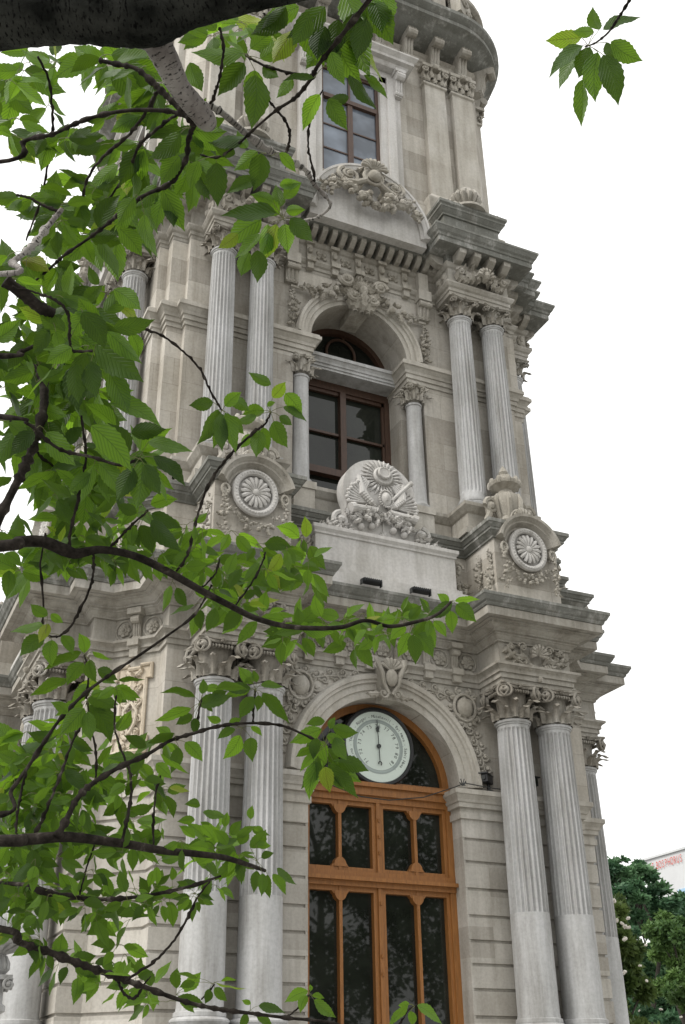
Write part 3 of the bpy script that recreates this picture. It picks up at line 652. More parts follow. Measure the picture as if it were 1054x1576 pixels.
# entablature of the middle storey
PL2 = plan(W2, 2.88, .14, (1.49, 2.66, .47), False)
b = MB(); b.sweep(PL2, [(0, 13.99), (0, 14.06), (.02, 14.07), (.02, 14.13), (.05, 14.15), (.08, 14.2), (.08, 14.23), (0, 14.25), (0, 14.56), (.03, 14.58), (.06, 14.63), (.06, 14.66), (0, 14.67)])
e2 = part('entablature', b, 'weathered_light', angle=16)
b = MB(); b.sweep(PL2, [(.02, 14.66), (.05, 14.8), (.34, 14.8), (.34, 14.81), (.34, 14.9), (.36, 14.91), (.37, 14.95), (.4, 14.98), (.43, 15.05), (.44, 15.06), (.44, 15.1), (.2, 15.12), (-.4, 15.13)])
mo = MB()
mo.add([(-.045, -.05, 14.63), (.045, -.05, 14.63), (.045, -.16, 14.64), (-.045, -.16, 14.64), (.045, -.29, 14.72), (-.045, -.29, 14.72), (.045, -.3, 14.8), (-.045, -.3, 14.8), (-.045, -.04, 14.8), (.045, -.04, 14.8)],
       [(0, 1, 2, 3), (3, 2, 4, 5), (5, 4, 6, 7), (0, 3, 5, 7, 8), (1, 9, 6, 4, 2), (0, 8, 9, 1)])
mo = mo.mesh('modillion', 'weathered_light', 16); n_ = len(PL2)
for i in range(n_):
    a = Vector(PL2[i]); c = Vector(PL2[(i+1)%n_]); d = (c-a); L = d.length; d /= L; mid = (a+c)/2
    if L < .2 or mid.y > 2.7: continue
    k = max(2, int(round(L/(.175 if L > 2 else .27)))); ang = atan2(d.y, d.x); mw = 1 if L > 2 else 1.45
    for j in range(k): p = a+d*((j+.5)/k*L); link('modillion', mo, e2, (p.x, p.y, 0), ang, scale=(mw, 1, 1))
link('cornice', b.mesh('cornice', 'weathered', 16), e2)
bk = MB(F0 @ T(0, Y2, 0)); bk.box(-.08, .08, -.13, 0, 14.16, 14.252); bk.box(-.055, .055, -.09, 0, 14.03, 14.16); bk.box(-.05, .05, -.05, 0, 14.25, 14.56); bk.blob((0, -.07, 14.42), (.05, .05, .06), 8, 5); bk.box(-.08, .08, -.1, 0, 14.56, 14.62)
bk = bk.mesh('frieze_bracket', 'carved'); rs_ = MB(F0 @ T(0, Y2, 0))
for a in range(4): frond(rs_, (0, 14.4), (.13*cos(pi/4+a*pi/2), 14.4+.1*sin(pi/4+a*pi/2)), .09, .05, 3, .5)
rosette(rs_, (0, -.03, 14.4), .06, 5, dep=.04); rs_ = rs_.mesh('rosette', 'carved')
fb = MB(F0 @ T(0, Y2, 0)); fb.box(-.12, .12, -.16, 0, 14.0, 14.2); fb.box(-.09, .09, -.12, 0, 14.2, 14.6); fb = fb.mesh('frieze_block', 'limestone')
fr = MB(F0 @ T(0, Y2, 0)); M = T(0, -.49, 14.26) @ S(1.0, 1.7, 1.15) @ T(0, 0, -14.26)
for t_ in (-1, 1):
    M2 = M @ Matrix.Diagonal((t_, 1, 1, 1)); frond(fr, (.05, 14.3), (.2, 14.56), .2, .12, 4, .7, M2); frond(fr, (.15, 14.3), (.38, 14.5), .2, .12, 4, .7, M2); frond(fr, (.25, 14.28), (.5, 14.38), .16, .1, 4, .7, M2); scroll(fr, (.42, -.06, 14.42), .07, 1.5, .025, 1, 0, M2); scroll(fr, (.12, -.1, 14.34), .05, 1.5, .02, 1, 0, M2)
shell(fr, (0, -.06, 14.32), .17, 7, .3, pi-.3, M, .09); fr.blob((0, -.12, 14.36), (.07, .07, .08), 8, 5, M)
for yy in (.12, .3):
    for sx in (-1, 1): M3 = T(sx*.6, -.48+yy, 0); fr.blob((0, 0, 14.4), (.03, .08, .13), 8, 6, M3); fr.blob((sx*.02, 0, 14.42), (.04, .05, .06), 8, 5, M3)
fm = fr.mesh('frieze_carving', 'carved')
for k in FACES:
    items('frieze_carving', fm, e2, (-2.08, 2.08), k); items('frieze_bracket', bk, e2, (-.88, -.44, 0, .44, .88), k); items('rosette', rs_, e2, (-.66, -.22, .22, .66), k); items('frieze_block', fb, e2, (-1.2, 1.2), k)
# ---------------------------------------------------------------- curved pediment and attic blocks over the middle storey
b = MB(F0); RX_, RZ_ = 1.08, 1.16; PZ = 14.95; PY = -.1
arc = [(RX_*cos(pi*i/36), PZ+RZ_*sin(pi*i/36)) for i in range(37)]
b.prism([(-RX_, 14.81), (RX_, 14.81)]+arc[1:-1], PY+.05, .62)
b.rings([[(cos(pi*i/36)*(RX_+o), y, PZ+sin(pi*i/36)*(RZ_+o)) for o, y in ((-.12, PY+.06), (-.12, PY+.02), (-.08, PY-.0), (-.07, PY-.03), (.0, PY-.04), (.01, PY-.06), (.05, PY-.06), (.05, .62), (-.05, .62))] for i in range(37)])
pc = MB(F0 @ T(0, PY, 14.95) @ S(1, 1, .80) @ T(0, 0, -14.95)); rnd = random.Random(21)
for t_ in (-1, 1):
    M = Matrix.Diagonal((t_, 1, 1, 1))
    scroll(pc, (.42, -.08, 15.98), .2, 1.9, .045, -1, radians(60), M, .03)
    pc.tube([(.24, -.08, 16.2), (.14, -.1, 16.28), (.1, -.12, 16.12), (.14, -.14, 15.9), (.3, -.12, 15.78), (.5, -.1, 15.76)], [.05, .06, .06, .06, .07, .05], 8, M)
    cluster(pc, [(.0, -.12, 15.32), (.2, -.14, 15.38), (.4, -.12, 15.54), (.55, -.1, 15.76)], .19, rnd, M, dens=2.6, leaf=.25)
    cluster(pc, [(.66, -.08, 15.78), (.74, -.1, 15.58), (.8, -.1, 15.38), (.82, -.08, 15.22)], .14, rnd, M, dens=2.0, leaf=.3)
    frond(pc, (.2, 15.9), (.42, 15.66), .2, .12, 4, .6, M @ T(0, -.06, 0))
pc.blob((0, -.2, 16.02), (.12, .1, .14), 14, 8); pc.tube([(.17*cos(2*pi*i/18), -.16, 16.02+.19*sin(2*pi*i/18)) for i in range(19)], .035, 7)
shell(pc, (0, -.1, 16.2), .25, 9, .15, pi-.15, dep=.14); pc.blob((0, -.05, 16.22), (.22, .1, .12), 10, 6)
faces('pediment', b, 'white_stone', (('carving', pc, 'carved'),))
b = MB(); blk = []
for s_ in (1,):
    x0, x1 = sorted((s_*1.5, s_*2.62))
    blk.append([(x0, -H-.0), (x1, -H-.0), (x1, -H+.7), (x0, -H+.7)])
for q in blk: b.sweep(q, [(.06, 15.11), (.06, 15.3), (.04, 15.31), (0, 15.36), (0, 15.78), (.03, 15.782), (.03, 15.82), (.05, 15.84), (.09, 15.90), (.1, 15.905), (.1, 15.95), (.13, 15.98), (.13, 16.04), (0, 16.06)])
fn = MB(F0)
for s_ in (1,):
    M = T(s_*2.06, .12, 16.04)
    fn.lathe([(.36, 0), (.36, .05), (.2, .09), (.16, .15), (.14, .18), (.2, .26), (.245, .36), (.22, .46), (.13, .53), (.07, .56), (.07, .58), (.1, .61), (.08, .66), (.0, .7)], n=20, M=M)
    for i in range(14): a = 2*pi*i/14; fn.tube([(cos(a)*r_, sin(a)*r_, z) for r_, z in ((.15, .19), (.22, .27), (.26, .37), (.22, .47), (.12, .53))], [.02, .035, .045, .035, .015], 6, M)
    for i in range(10): a = 2*pi*i/10; frond(fn, (0, 0), (.28, -.04), .16, .07, 3, .6, M @ RZ(a) @ T(.05, 0, .12))
    for t_ in (-1, 1): frond(fn, (s_*2.06+t_*.15, 16.1), (s_*2.06+t_*.52, 16.06), .16, .1, 4, .6, T(0, -.02, 0))
bm_ = b.mesh('attic_block', 'weathered', 16); fnm = fn.mesh('finial', 'weathered_light')
for k in FACES:
    for mi in (0, 1):
        o = part('attic_block', bm_, None, rz=k*pi/2)
        if mi: o.scale = (-1, 1, 1)
        link('finial', fnm, o)
# ---------------------------------------------------------------- upper storey
Y3 = .65; W3 = H-Y3
PL3 = plan(W3, 2.78, .0001, None)
PL3 = [(x*1.0, y) for k in range(4) for x, y in [(cos(k*pi/2)*a-sin(k*pi/2)*c, sin(k*pi/2)*a+cos(k*pi/2)*c) for a, c in ((2.78, -W3), (W3, -2.78))]]
b = MB(); b.sweep(PL3, [(.3, 15.0), (.3, 15.9), (.12, 16.0), (.12, 16.45), (.1, 16.55), (.06, 16.6), (0, 16.66), (0, 20.3), (.03, 20.32), (.03, 20.42), (.06, 20.45), (.06, 20.55), (.12, 20.62), (0, 20.7), (0, 21.0)])
part('wall', b, 'ashlar', angle=16)
pl = MB(F0 @ T(0, Y3, 0)); pcap = MB(F0 @ T(0, Y3, 0)); rnd = random.Random(9)
for s_ in (1,):
    for x in (0,):
        X = s_*x; w_ = .235
        pl.sweep([(X-w_, -.13), (X+w_, -.13), (X+w_, .02), (X-w_, .02)], [(.14, 15.9), (.14, 16.45), (.17, 16.5), (.17, 16.56), (.1, 16.6), (.07, 16.7), (.02, 16.78), (0, 16.8), (-.005, 19.72), (.03, 19.74), (.03, 19.79), (0, 19.8)])
        M = T(X, -.13, 19.8)
        pcap.box(-w_*.98, w_*.98, .0, .14, 0, .36, M); pcap.box(-w_*1.25, w_*1.25, -.1, .14, .36, .44, M)
        for i in range(-1, 2): frond(pcap, (i*.15, 0), (i*.17, .24), .15, .08, 3, 1.1, M)
        for i in (-.5, .5): frond(pcap, (i*.15, .1), (i*.2, .34), .14, .1, 3, 1.2, M @ T(0, -.02, 0))
        for t_ in (-1, 1):
            scroll(pcap, (t_*w_*1.0, -.07, .3), .075, 1.5, .026, t_, pi/2, M); frond(pcap, (t_*.2, 0), (t_*.27, .22), .1, .08, 3, 1, M)
            cluster(pcap, [(t_*w_, -.02, .05), (t_*w_, .1, .2)], .05, rnd, M)
        pcap.blob((0, -.11, .4), (.06, .05, .06), 8, 5, M)
pl = pl.mesh('pilaster', 'limestone'); pcap = pcap.mesh('capital', 'carved')
for k in FACES:
    for x in (-2.48, -1.85, 1.85, 2.48): v = RZ(k*pi/2) @ Vector((x, 0, 0)); o = part('pilaster', pl, None, rz=k*pi/2, loc=tuple(v)); link('capital', pcap, o)
# window of the upper storey
b = MB(F0 @ T(0, Y3, 0))
for s_ in (-1, 1):
    for x0, x1, d_ in ((.60, .74, .15), (.74, .9, .19), (.9, 1.03, .15)): b.box(*sorted((s_*x0, s_*x1)), -d_, .1, 16.0, 19.42)
    console(b, s_*.97, -.14, 18.95, 19.5, .16, .2); b.box(*sorted((s_*.86, s_*1.08)), -.36, .02, 19.5, 19.58)
    scroll(b, (s_*.97, -.12, 18.85), .05, 1.2, .02, s_, 0)
b.box(-.74, .74, -.15, .1, 19.28, 19.42); b.box(-1.03, 1.03, -.16, .1, 19.42, 19.58)
b.sweep([(-1.1, -.3), (1.1, -.3), (1.1, .05), (-1.1, .05)], [(0, 19.585), (.03, 19.62), (.05, 19.66), (.13, 19.69), (.13, 19.76), (.2, 19.84), (.2, 19.88), (0, 19.9)])
fw_ = MB(F0 @ T(0, Y3-.03, 0))
fw_.box(-.6, -.54, -.04, .04, 16.0, 19.3); fw_.box(.54, .6, -.04, .04, 16.0, 19.3); fw_.box(-.54, .54, -.04, .04, 19.2, 19.3); fw_.box(-.05, .05, -.05, .04, 16.2, 18.48); fw_.box(-.54, .54, -.07, .04, 18.42, 18.52); fw_.box(-.02, .02, -.03, .04, 18.52, 19.2)
for z in (17.15, 17.75): fw_.box(-.54, .54, -.02, .03, z, z+.03)
g_ = MB(F0 @ T(0, Y3-.03, 0)); g_.box(-.56, .56, .0, .01, 16.0, 19.25)
o3 = faces('window_surround', b, 'white_stone', (('window_frame', fw_, 'window_wood'), ('pane', g_, 'glass_pale')))
# gallery: consoles, slab, balustrade
def rounded(h, r, n=14):
    L = []
    for k in range(4):
        for i in range(n+1):
            a = -pi/2+pi/2*i/n; x, y = h-r+r*cos(a), -(h-r)+r*sin(a); c, s_ = cos(k*pi/2), sin(k*pi/2); L.append((x*c-y*s_, x*s_+y*c))
    return L
GH = 3.72
RL = rounded(GH, 1.5)
b = MB(); b.sweep(RL, [(-.85, 20.78), (-.6, 20.80), (-.3, 20.9), (-.16, 21.02), (-.14, 21.04), (-.06, 21.07), (0, 21.1), (0, 21.2), (-.03, 21.22), (.02, 21.25), (.09, 21.33), (.09, 21.42), (.04, 21.46), (-.02, 21.5), (-.8, 21.52)])
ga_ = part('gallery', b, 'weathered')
cs = MB(F0 @ T(0, Y3, 0)); console(cs, 0, -.02, 20.22, 20.84, .2, .42)
csm = cs.mesh('console', 'weathered_light')
for k in FACES: items('console', csm, ga_, (-2.48, -1.85, -1.25, -.62, 0, .62, 1.25, 1.85, 2.48), k)
cc = MB(RZ(pi/4) @ T(0, -4.13, 0)); console(cc, 0, -.0, 20.25, 20.84, .2, .5); ccm = cc.mesh('corner_console', 'weathered_light')
for k in (0, 3): link('corner_console', ccm, ga_, (0, 0, 0), k*pi/2)
b = MB(); RB = rounded(GH-.2, 1.35, 10)
b.sweep(RB, [(.06, 21.5), (.06, 21.62), (0, 21.66), (-.2, 21.66)]); b.sweep(RB, [(-.2, 22.28), (0, 22.28), (.08, 22.34), (.08, 22.44), (-.25, 22.46)])
Lp = RB+[RB[0]]
for i in range(len(RB)):
    a = Vector(Lp[i]); c = Vector(Lp[i+1]); L = (c-a).length; k = max(1, int(L/.19))
    for j in range(k):
        p = a.lerp(c, (j+.5)/k)*.975
        if L > 1 and (j % 9) in (0, 1): 
            continue
        b.lathe([(.06, 21.66), (.06, 21.7), (.035, 21.73), (.065, 21.84), (.07, 21.9), (.035, 22.08), (.03, 22.16), (.05, 22.2), (.05, 22.28)], (p.x, p.y), 8)
for k in range(4):
    M = RZ(k*pi/2)
    for x in (-1.9, -.65, .65, 1.9):
        b.box(x-.14, x+.14, -(GH-.2)-.03, -(GH-.2)+.22, 21.64, 22.3, M)
rnd = random.Random(2)
for k in range(4):
    for da in (-30, -10, 10, 30):
        M = RZ(k*pi/2+pi/4+radians(da)) @ T(0, -(GH-.2-1.35)*sqrt(2)*cos(radians(da))*1.0-1.33, 21.95)
        b.box(-.28, .28, -.02, .2, -.3, .3, M); scroll(b, (-.1, -.04, .08), .14, 1.6, .035, 1, 0, M); scroll(b, (.12, -.04, -.1), .13, 1.6, .035, -1, 0, M)
link('balustrade', b.mesh('balustrade', 'weathered_light'), ga_)
b = MB(); b.sweep([(x*.8, y*.8) for x, y in PL3], [(0, 21.5), (0, 25), (.3, 25.2), (.3, 25.4), (-.5, 26.5)]); part('top_storey', b, 'ashlar')
# ---------------------------------------------------------------- door
dY = .29; b = MB(F0 @ T(0, dY, 0))
b.box(-1.07, -.985, -.05, .1, 1.25, 5.42); b.box(.985, 1.07, -.05, .1, 1.25, 5.42); b.box(-.985, -.94, -.025, .1, 1.25, 5.42); b.box(.94, .985, -.025, .1, 1.25, 5.42)
b.box(-1.07, 1.07, -.05, .12, 5.42, 5.50); b.box(-1.07, 1.07, -.09, .12, 5.50, 5.60); b.box(-1.07, 1.07, -.13, .12, 5.60, 5.655); b.box(-1.07, 1.07, -.07, .12, 5.655, 5.69)
b.box(-1.065, 1.065, -.07, .1, 4.38, 4.44); b.box(-1.066, 1.066, -.13, .1, 4.44, 4.485); b.box(-1.065, 1.065, -.06, .1, 4.485, 4.56)
for z0, z1 in ((4.56, 5.42), (1.25, 4.38)):
    b.box(-.082, -.012, -.02, .1, z0, z1); b.box(.012, .082, -.02, .1, z0, z1); b.box(-.028, .028, -.045, .02, z0, z1)
    for s_ in (-1, 1):
        x0, x1 = sorted((s_*.082, s_*.975)); b.box(x0, x1, -.02, .1, z1-.055, z1); b.box(x0, x1, -.02, .1, z0, z0+(.05 if z0 > 4 else .9))
        xm = s_*.53; b.box(xm-.021, xm+.021, -.03, .08, z0, z1)
        for zc, sg in ((z1-.055, -1), (z0+(.05 if z0 > 4 else .9), 1)):
            b.prism([(xm+.085*cos(t), zc+sg*.115*abs(sin(t))) for t in [pi*i/12 for i in range(13)]][::sg], -.035, .06)
            b.prism([(xm-.115, zc), (xm+.115, zc), (xm+.09, zc+sg*.035), (xm-.09, zc+sg*.035)][::sg], -.0245, .05)
for z in (4.8, 5.0, 5.2, 3.4, 3.6, 4.2): b.tube([(-.0, -.055, z-.02), (0, -.055, z+.02)], .014, 6)
hd = MB(F0 @ T(0, dY, 0)); hd.tube([(.05, -.05, 2.35), (.05, -.11, 2.37), (.14, -.11, 2.38)], .014, 8); hd.box(.03, .07, -.05, -.03, 2.25, 2.5)
rim = MB(F0 @ T(0, dY, 0)); archring(rim, 0, 5.66, [(.975, -.02), (1.07, -.02), (1.07, .12), (.975, .12)], n=40)
g_ = MB(F0 @ T(0, dY, 0)); g_.box(-1.0, 1.0, .055, .065, 1.3, 5.5); g_.prism([(1.0*cos(pi*i/30), 5.6+1.05*sin(pi*i/30)) for i in range(31)], .055, .065)
faces('door', b, 'door_wood', (('arched_frame', rim, 'door_wood'), ('pane', g_, 'glass_dark'), ('handle', hd, 'dark_metal')), angle=30)
# ---------------------------------------------------------------- barometer on the front door arch
baro = empty('barometer', (0, dY-.06, 6.14), label='round white barometer dial with black rim fixed in the arch over the door', cat='barometer')
baro.scale = (.96, .96, .96)
def bpart(name, mb, mat, ang=35): return link(name, mb.mesh(name, mat, ang), baro)
def ring_pts(r, n=64): return [(r*cos(2*pi*i/n), r*sin(2*pi*i/n)) for i in range(n)]
b = MB(); archring(b, 0, 0, [(.485, -.05), (.495, -.065), (.53, -.065), (.548, -.04), (.548, .1), (.485, .1)], 0, 2*pi, 72); 
for i in range(24): a = 2*pi*i/24; b.blob((.513*cos(a), -.066, .513*sin(a)), .007, 5, 3)
bpart('rim', b, 'black_metal'); b = MB(); archring(b, 0, 0, [(.333, -.0465), (.372, -.0465), (.372, -.03), (.333, -.03)], 0, 2*pi, 64); bpart('grey_band', b, 'band_grey')
b = MB(); b.prism(ring_pts(.49, 72), -.045, .02); dial = bpart('dial', b, 'dial_white')
b = MB(); archring(b, 0, 0, [(.325, -.048), (.335, -.048), (.335, -.04), (.325, -.04)], 0, 2*pi, 64); archring(b, 0, 0, [(.355, -.048), (.375, -.048), (.375, -.04), (.355, -.04)], 0, 2*pi, 64)
for i in range(101):
    a = radians(230-280*i/100); L = .03 if i%10 else .045
    c, s_ = cos(a), sin(a); r0 = .338; wd = .0025 if i%10 else .005
    b.add([(c*r0-s_*wd, -.049, s_*r0+c*wd), (c*r0+s_*wd, -.049, s_*r0-c*wd), (c*(r0+L)+s_*wd, -.049, s_*(r0+L)-c*wd), (c*(r0+L)-s_*wd, -.049, s_*(r0+L)+c*wd)], [(0, 1, 2, 3)])
link('scale', b.mesh('scale', 'dial_grey', 0), dial)
b = MB(); a = radians(93)
b.tube([(-cos(a)*.22, -.065, -sin(a)*.22), (cos(a)*.36, -.065, sin(a)*.36)], [.006, .005], 6)
b.lathe([(.0, -.01), (.03, -.01), (.03, .01), (0, .012)], n=18, M=T(0, -.065, 0) @ RX(pi/2))
b.prism([(cos(a)*.2-.022, .2), (cos(a)*.2+.022, .2), (cos(a)*.3, .3), ][::1], -.07, -.06); b.prism([(-.028, .24), (0, .2), (.028, .24), (0, .28)], -.071, -.062, T(cos(a)*.24, 0, 0))
b.tube([(.012+.024*cos(t), -.065, -.235+.024*sin(t)) for t in [radians(-40+260*i/12-20) for i in range(13)]], .007, 5)
bpart('hand', b, 'ink')
def glyph(txt, size):
    cu = bpy.data.curves.new('lettering', 'FONT'); cu.body = txt; cu.size = size; cu.align_x = 'CENTER'; cu.fill_mode = 'FRONT' if hasattr(cu, 'fill_mode') else cu.fill_mode
    o = bpy.data.objects.new('lettering', cu); COL.objects.link(o); dg = bpy.context.evaluated_depsgraph_get(); me = bpy.data.meshes.new_from_object(o.evaluated_get(dg))
    vs = [v.co.copy() for v in me.vertices]; fs = [tuple(p.vertices) for p in me.polygons]
    COL.objects.unlink(o); bpy.data.objects.remove(o); bpy.data.meshes.remove(me); return vs, fs
def arctext(b, txt, size, r, a_mid, step, y):
    n = len(txt)
    for i, ch in enumerate(txt):
        if ch == ' ': continue
        a = a_mid-step*(i-(n-1)/2); vs, fs = glyph(ch, size)
        M = Matrix.Translation((r*cos(a), y, r*sin(a))) @ RY(-(a-pi/2)) @ RX(pi/2)
        b.add([tuple(v) for v in vs], fs, M)
lt = MB(); lt2 = MB()
for i, nmb in enumerate(range(71, 82)):
    arctext(lt, str(nmb), .068, .262, radians(228-276*i/10), radians(9), -.0475)
txt = 'Fırtına - Yağmur - Rüzgar - Mütehavvil - Eyi Hava - Sabit Hava'
arctext(lt2, txt, .06, .398, radians(90), radians(4.15), -.0475)
link('numbers', lt.mesh('numbers', 'ink', 0), dial); link('lettering', lt2.mesh('lettering', 'ink', 0), dial)
# cable strung across the door head
b = MB(); b.tube([(-.95, dY-H-.02, 5.66), (-.7, dY-H-.15, 5.56), (-.3, dY-H-.16, 5.45), (.1, dY-H-.16, 5.44), (.6, dY-H-.17, 5.52), (1.0, -H-.02, 5.66), (1.08, -H-.13, 5.69), (1.5, -H-.14, 5.66), (2.0, -H-.13, 5.66)], .007, 6)
for i in range(7): a = i*1.1; b.tube([(1.05, -H-.12, 5.66), (1.05+.05*cos(a), -H-.13, 5.70+.05*sin(a))], .007, 5)
o = link('cable', b.mesh('cable', 'dark_metal'), None, (0, H, 0)); tag(o, 'thin dark cable sagging across the head of the orange door frame', 'cable')
# floodlights on the ledges and cameras behind the columns
def flood(x, y, z, wd, label, rz=0):
    z -= .02; wd *= .85
    o = empty('floodlight', (x, y, z), rz, label=label, cat='floodlight', group='floodlights lying on the ledge above the lower cornice')
    b = MB(); b.box(-wd, wd, -.05, .05, .03, .075); 
    for i in range(9): x_ = -wd+2*wd*(i+.5)/9; b.box(x_-.006, x_+.006, -.07, -.05, .035, .075)
    link('housing', b.mesh('housing', 'black_metal'), o); b = MB(); b.box(-wd-.015, -wd, -.03, .03, 0, .07); b.box(wd, wd+.015, -.03, .03, 0, .07); link('bracket', b.mesh('bracket', 'dark_metal'), o)
flood(-.38, -.5+.0, 8.1, .16, 'dark slotted floodlight under the left half of the central parapet panel')
flood(.36, -.5, 8.1, .16, 'dark slotted floodlight under the right half of the central parapet panel')
flood(2.25, -.72, 8.1, .2, 'dark floodlight lying at the foot of the right round-medallion pedestal')
def camera_box(x, y, z, rz, label):
    o = empty('security_camera', (x, y, z), rz, label=label, cat='camera')
    b = MB(); b.box(-.05, .05, -.13, .1, .1, .2); b.box(-.06, .06, -.17, .11, .2, .215); link('housing', b.mesh('housing', 'black_metal'), o)
    b = MB(); b.tube([(0, .05, 0), (0, .05, .1)], .022, 8); b.box(-.05, .05, 0, .1, 0, .015); link('bracket', b.mesh('bracket', 'dark_metal'), o)
    b = MB(); b.tube([(0, -.13, .15), (0, -.15, .15)], .03, 12); link('lens', b.mesh('lens', 'glass_dark'), o)
camera_box(1.47, -.05, 5.64, radians(-50), 'small black security camera on the moulding just left of the right inner column')
camera_box(2.1, -.08, 5.64, radians(10), 'small black security camera on the moulding between the two right columns')
# ------------------------------------------------------------------ cherry tree in the foreground
def ray(px, py):
    return fw+R2*((px-527)/FPX)-U2*((py-788)/FPX)
def at(px, py, d): return CAMP+ray(px, py)*d
def leafmat(name, dark, light, tr, f=.5):
    mt, n, l, p = newmat(name)
    uv = n.new('ShaderNodeUVMap'); sx = n.new('ShaderNodeSeparateXYZ'); l.new(uv.outputs[0], sx.inputs[0])
    def mth(op, a, b_=None):
        q = n.new('ShaderNodeMath'); q.operation = op
        for i, v in enumerate((a, b_)):
            if v is None: continue
            if isinstance(v, (int, float)): q.inputs[i].default_value = v
            else: l.new(v, q.inputs[i])
        return q.outputs[0]
    au = mth('ABSOLUTE', mth('SUBTRACT', sx.outputs[0], .5))           # 0 at midrib, .5 at edge
    ph = mth('SUBTRACT', mth('MULTIPLY', sx.outputs[1], 62.0), mth('MULTIPLY', au, 44.0))
    w_ = mth('POWER', mth('ADD', mth('MULTIPLY', mth('SINE', ph), .5), .5), 5.0)
    mid = mth('LESS_THAN', au, .018); ve = mth('MAXIMUM', mth('MULTIPLY', w_, .7), mid)
    at_ = n.new('ShaderNodeAttribute'); at_.attribute_name = 'tint'
    col = mix(n, l, at_.outputs['Fac'], dark, light)
    g = n.new('ShaderNodeNewGeometry'); col = mix(n, l, .5, col, ramp(n, l, noise(n, l, g.outputs['Position'], 30, 3), [(.3, .75), (.7, 1.2)]), 'MULTIPLY')
    yl = mth('MINIMUM', mth('MAXIMUM', mth('MULTIPLY', mth('SUBTRACT', at_.outputs['Fac'], 1.05), 2.0), 0.0), 1.0)
    colv = mix(n, l, mth('MULTIPLY', yl, .8), mix(n, l, mth('MULTIPLY', ve, .45), col, sc(light, 1.5)), (.30, .26, .03))
    l.new(colv, p.inputs['Base Color']); p.inputs['Roughness'].default_value = .42; p.inputs['Specular IOR Level'].default_value = .4
    t = n.new('ShaderNodeBsdfTranslucent'); tcol = mix(n, l, at_.outputs['Fac'], sc(tr, .34), sc(tr, 1.35)); tcol = mix(n, l, mth('MULTIPLY', ve, .75), tcol, sc(tr, .2)); l.new(tcol, t.inputs['Color'])
    b_ = n.new('ShaderNodeBump'); b_.inputs['Strength'].default_value = .6; b_.inputs['Distance'].default_value = .0015; l.new(ve, b_.inputs['Height']); l.new(b_.outputs[0], p.inputs['Normal']); l.new(b_.outputs[0], t.inputs['Normal'])
    ms = n.new('ShaderNodeMixShader'); ms.inputs[0].default_value = f; l.new(p.outputs[0], ms.inputs[1]); l.new(t.outputs[0], ms.inputs[2]); l.new(ms.outputs[0], n['Material Output'].inputs['Surface'])
leafmat('cherry_leaf', (.022, .058, .011), (.085, .17, .024), (.20, .37, .02), .5)
mt, n, l, p = newmat('bark')
g = n.new('ShaderNodeNewGeometry'); f1 = noise(n, l, g.outputs['Position'], 1, 4, .6, (30, 30, 30)); f2 = noise(n, l, g.outputs['Position'], 160, 3)
l.new(mix(n, l, .6, ramp(n, l, f1, [(.35, (.014, .012, .010)), (.6, (.045, .038, .033)), (.72, (.14, .125, .11))]), ramp(n, l, f2, [(.3, .6), (.7, 1.3)]), 'MULTIPLY'), p.inputs['Base Color']); p.inputs['Roughness'].default_value = .85; p.inputs['Specular IOR Level'].default_value = .08
b_ = n.new('ShaderNodeBump'); b_.inputs['Strength'].default_value = .8; b_.inputs['Distance'].default_value = .003; l.new(f2, b_.inputs['Height']); l.new(b_.outputs[0], p.inputs['Normal'])
def silver(name, c0, c1, c2, sc1):
    mt, n, l, p = newmat(name)
    uv = n.new('ShaderNodeUVMap'); f1 = noise(n, l, uv.outputs[0], 1, 3, .6, (7, 34, 1)); g = n.new('ShaderNodeNewGeometry'); f2 = noise(n, l, g.outputs['Position'], 60, 4); f3 = noise(n, l, g.outputs['Position'], 14, 3)
    l.new(mix(n, l, ramp(n, l, f1, [(.36, 1), (.46, 0)]), mix(n, l, ramp(n, l, f3, [(.35, 0), (.65, 1)]), c1, c2), c0), p.inputs['Base Color']); p.inputs['Roughness'].default_value = .8; p.inputs['Specular IOR Level'].default_value = .08
    b_ = n.new('ShaderNodeBump'); b_.inputs['Strength'].default_value = 1.0; b_.inputs['Distance'].default_value = .008; l.new(f2, b_.inputs['Height']); l.new(b_.outputs[0], p.inputs['Normal'])
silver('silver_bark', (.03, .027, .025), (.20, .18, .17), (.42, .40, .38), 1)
silver('shaded_bark', (.002, .002, .002), (.009, .010, .009), (.05, .052, .047), 1)  # the bough's shading is put into these near-black bark tones
plain('petiole', (.12, .13, .04), .6)
TR = at(-900, 500, 2.9); TRX, TRY = TR.x, TR.y
tree = empty('cherry_tree', (TRX, TRY, ZG), label='cherry tree with dark twigs and toothed green leaves hanging in front of the tower', cat='tree')
org = Vector((TRX, TRY, ZG))
def smooth_path(P, rad, sub=5):
    out = []; rr = []
    n = len(P)
    for i in range(n-1):
        p0, p1, p2, p3 = P[max(i-1, 0)], P[i], P[i+1], P[min(i+2, n-1)]
        for j in range(sub):
            t = j/sub; t2 = t*t; t3 = t2*t
            out.append(.5*((2*p1)+(p2-p0)*t+(2*p0-5*p1+4*p2-p3)*t2+(3*p1-p0-3*p2+p3)*t3)); rr.append(rad[i]+(rad[i+1]-rad[i])*t)
    out.append(P[-1]); rr.append(rad[-1]); return out, rr
RND = random.Random(42)
TW = {}
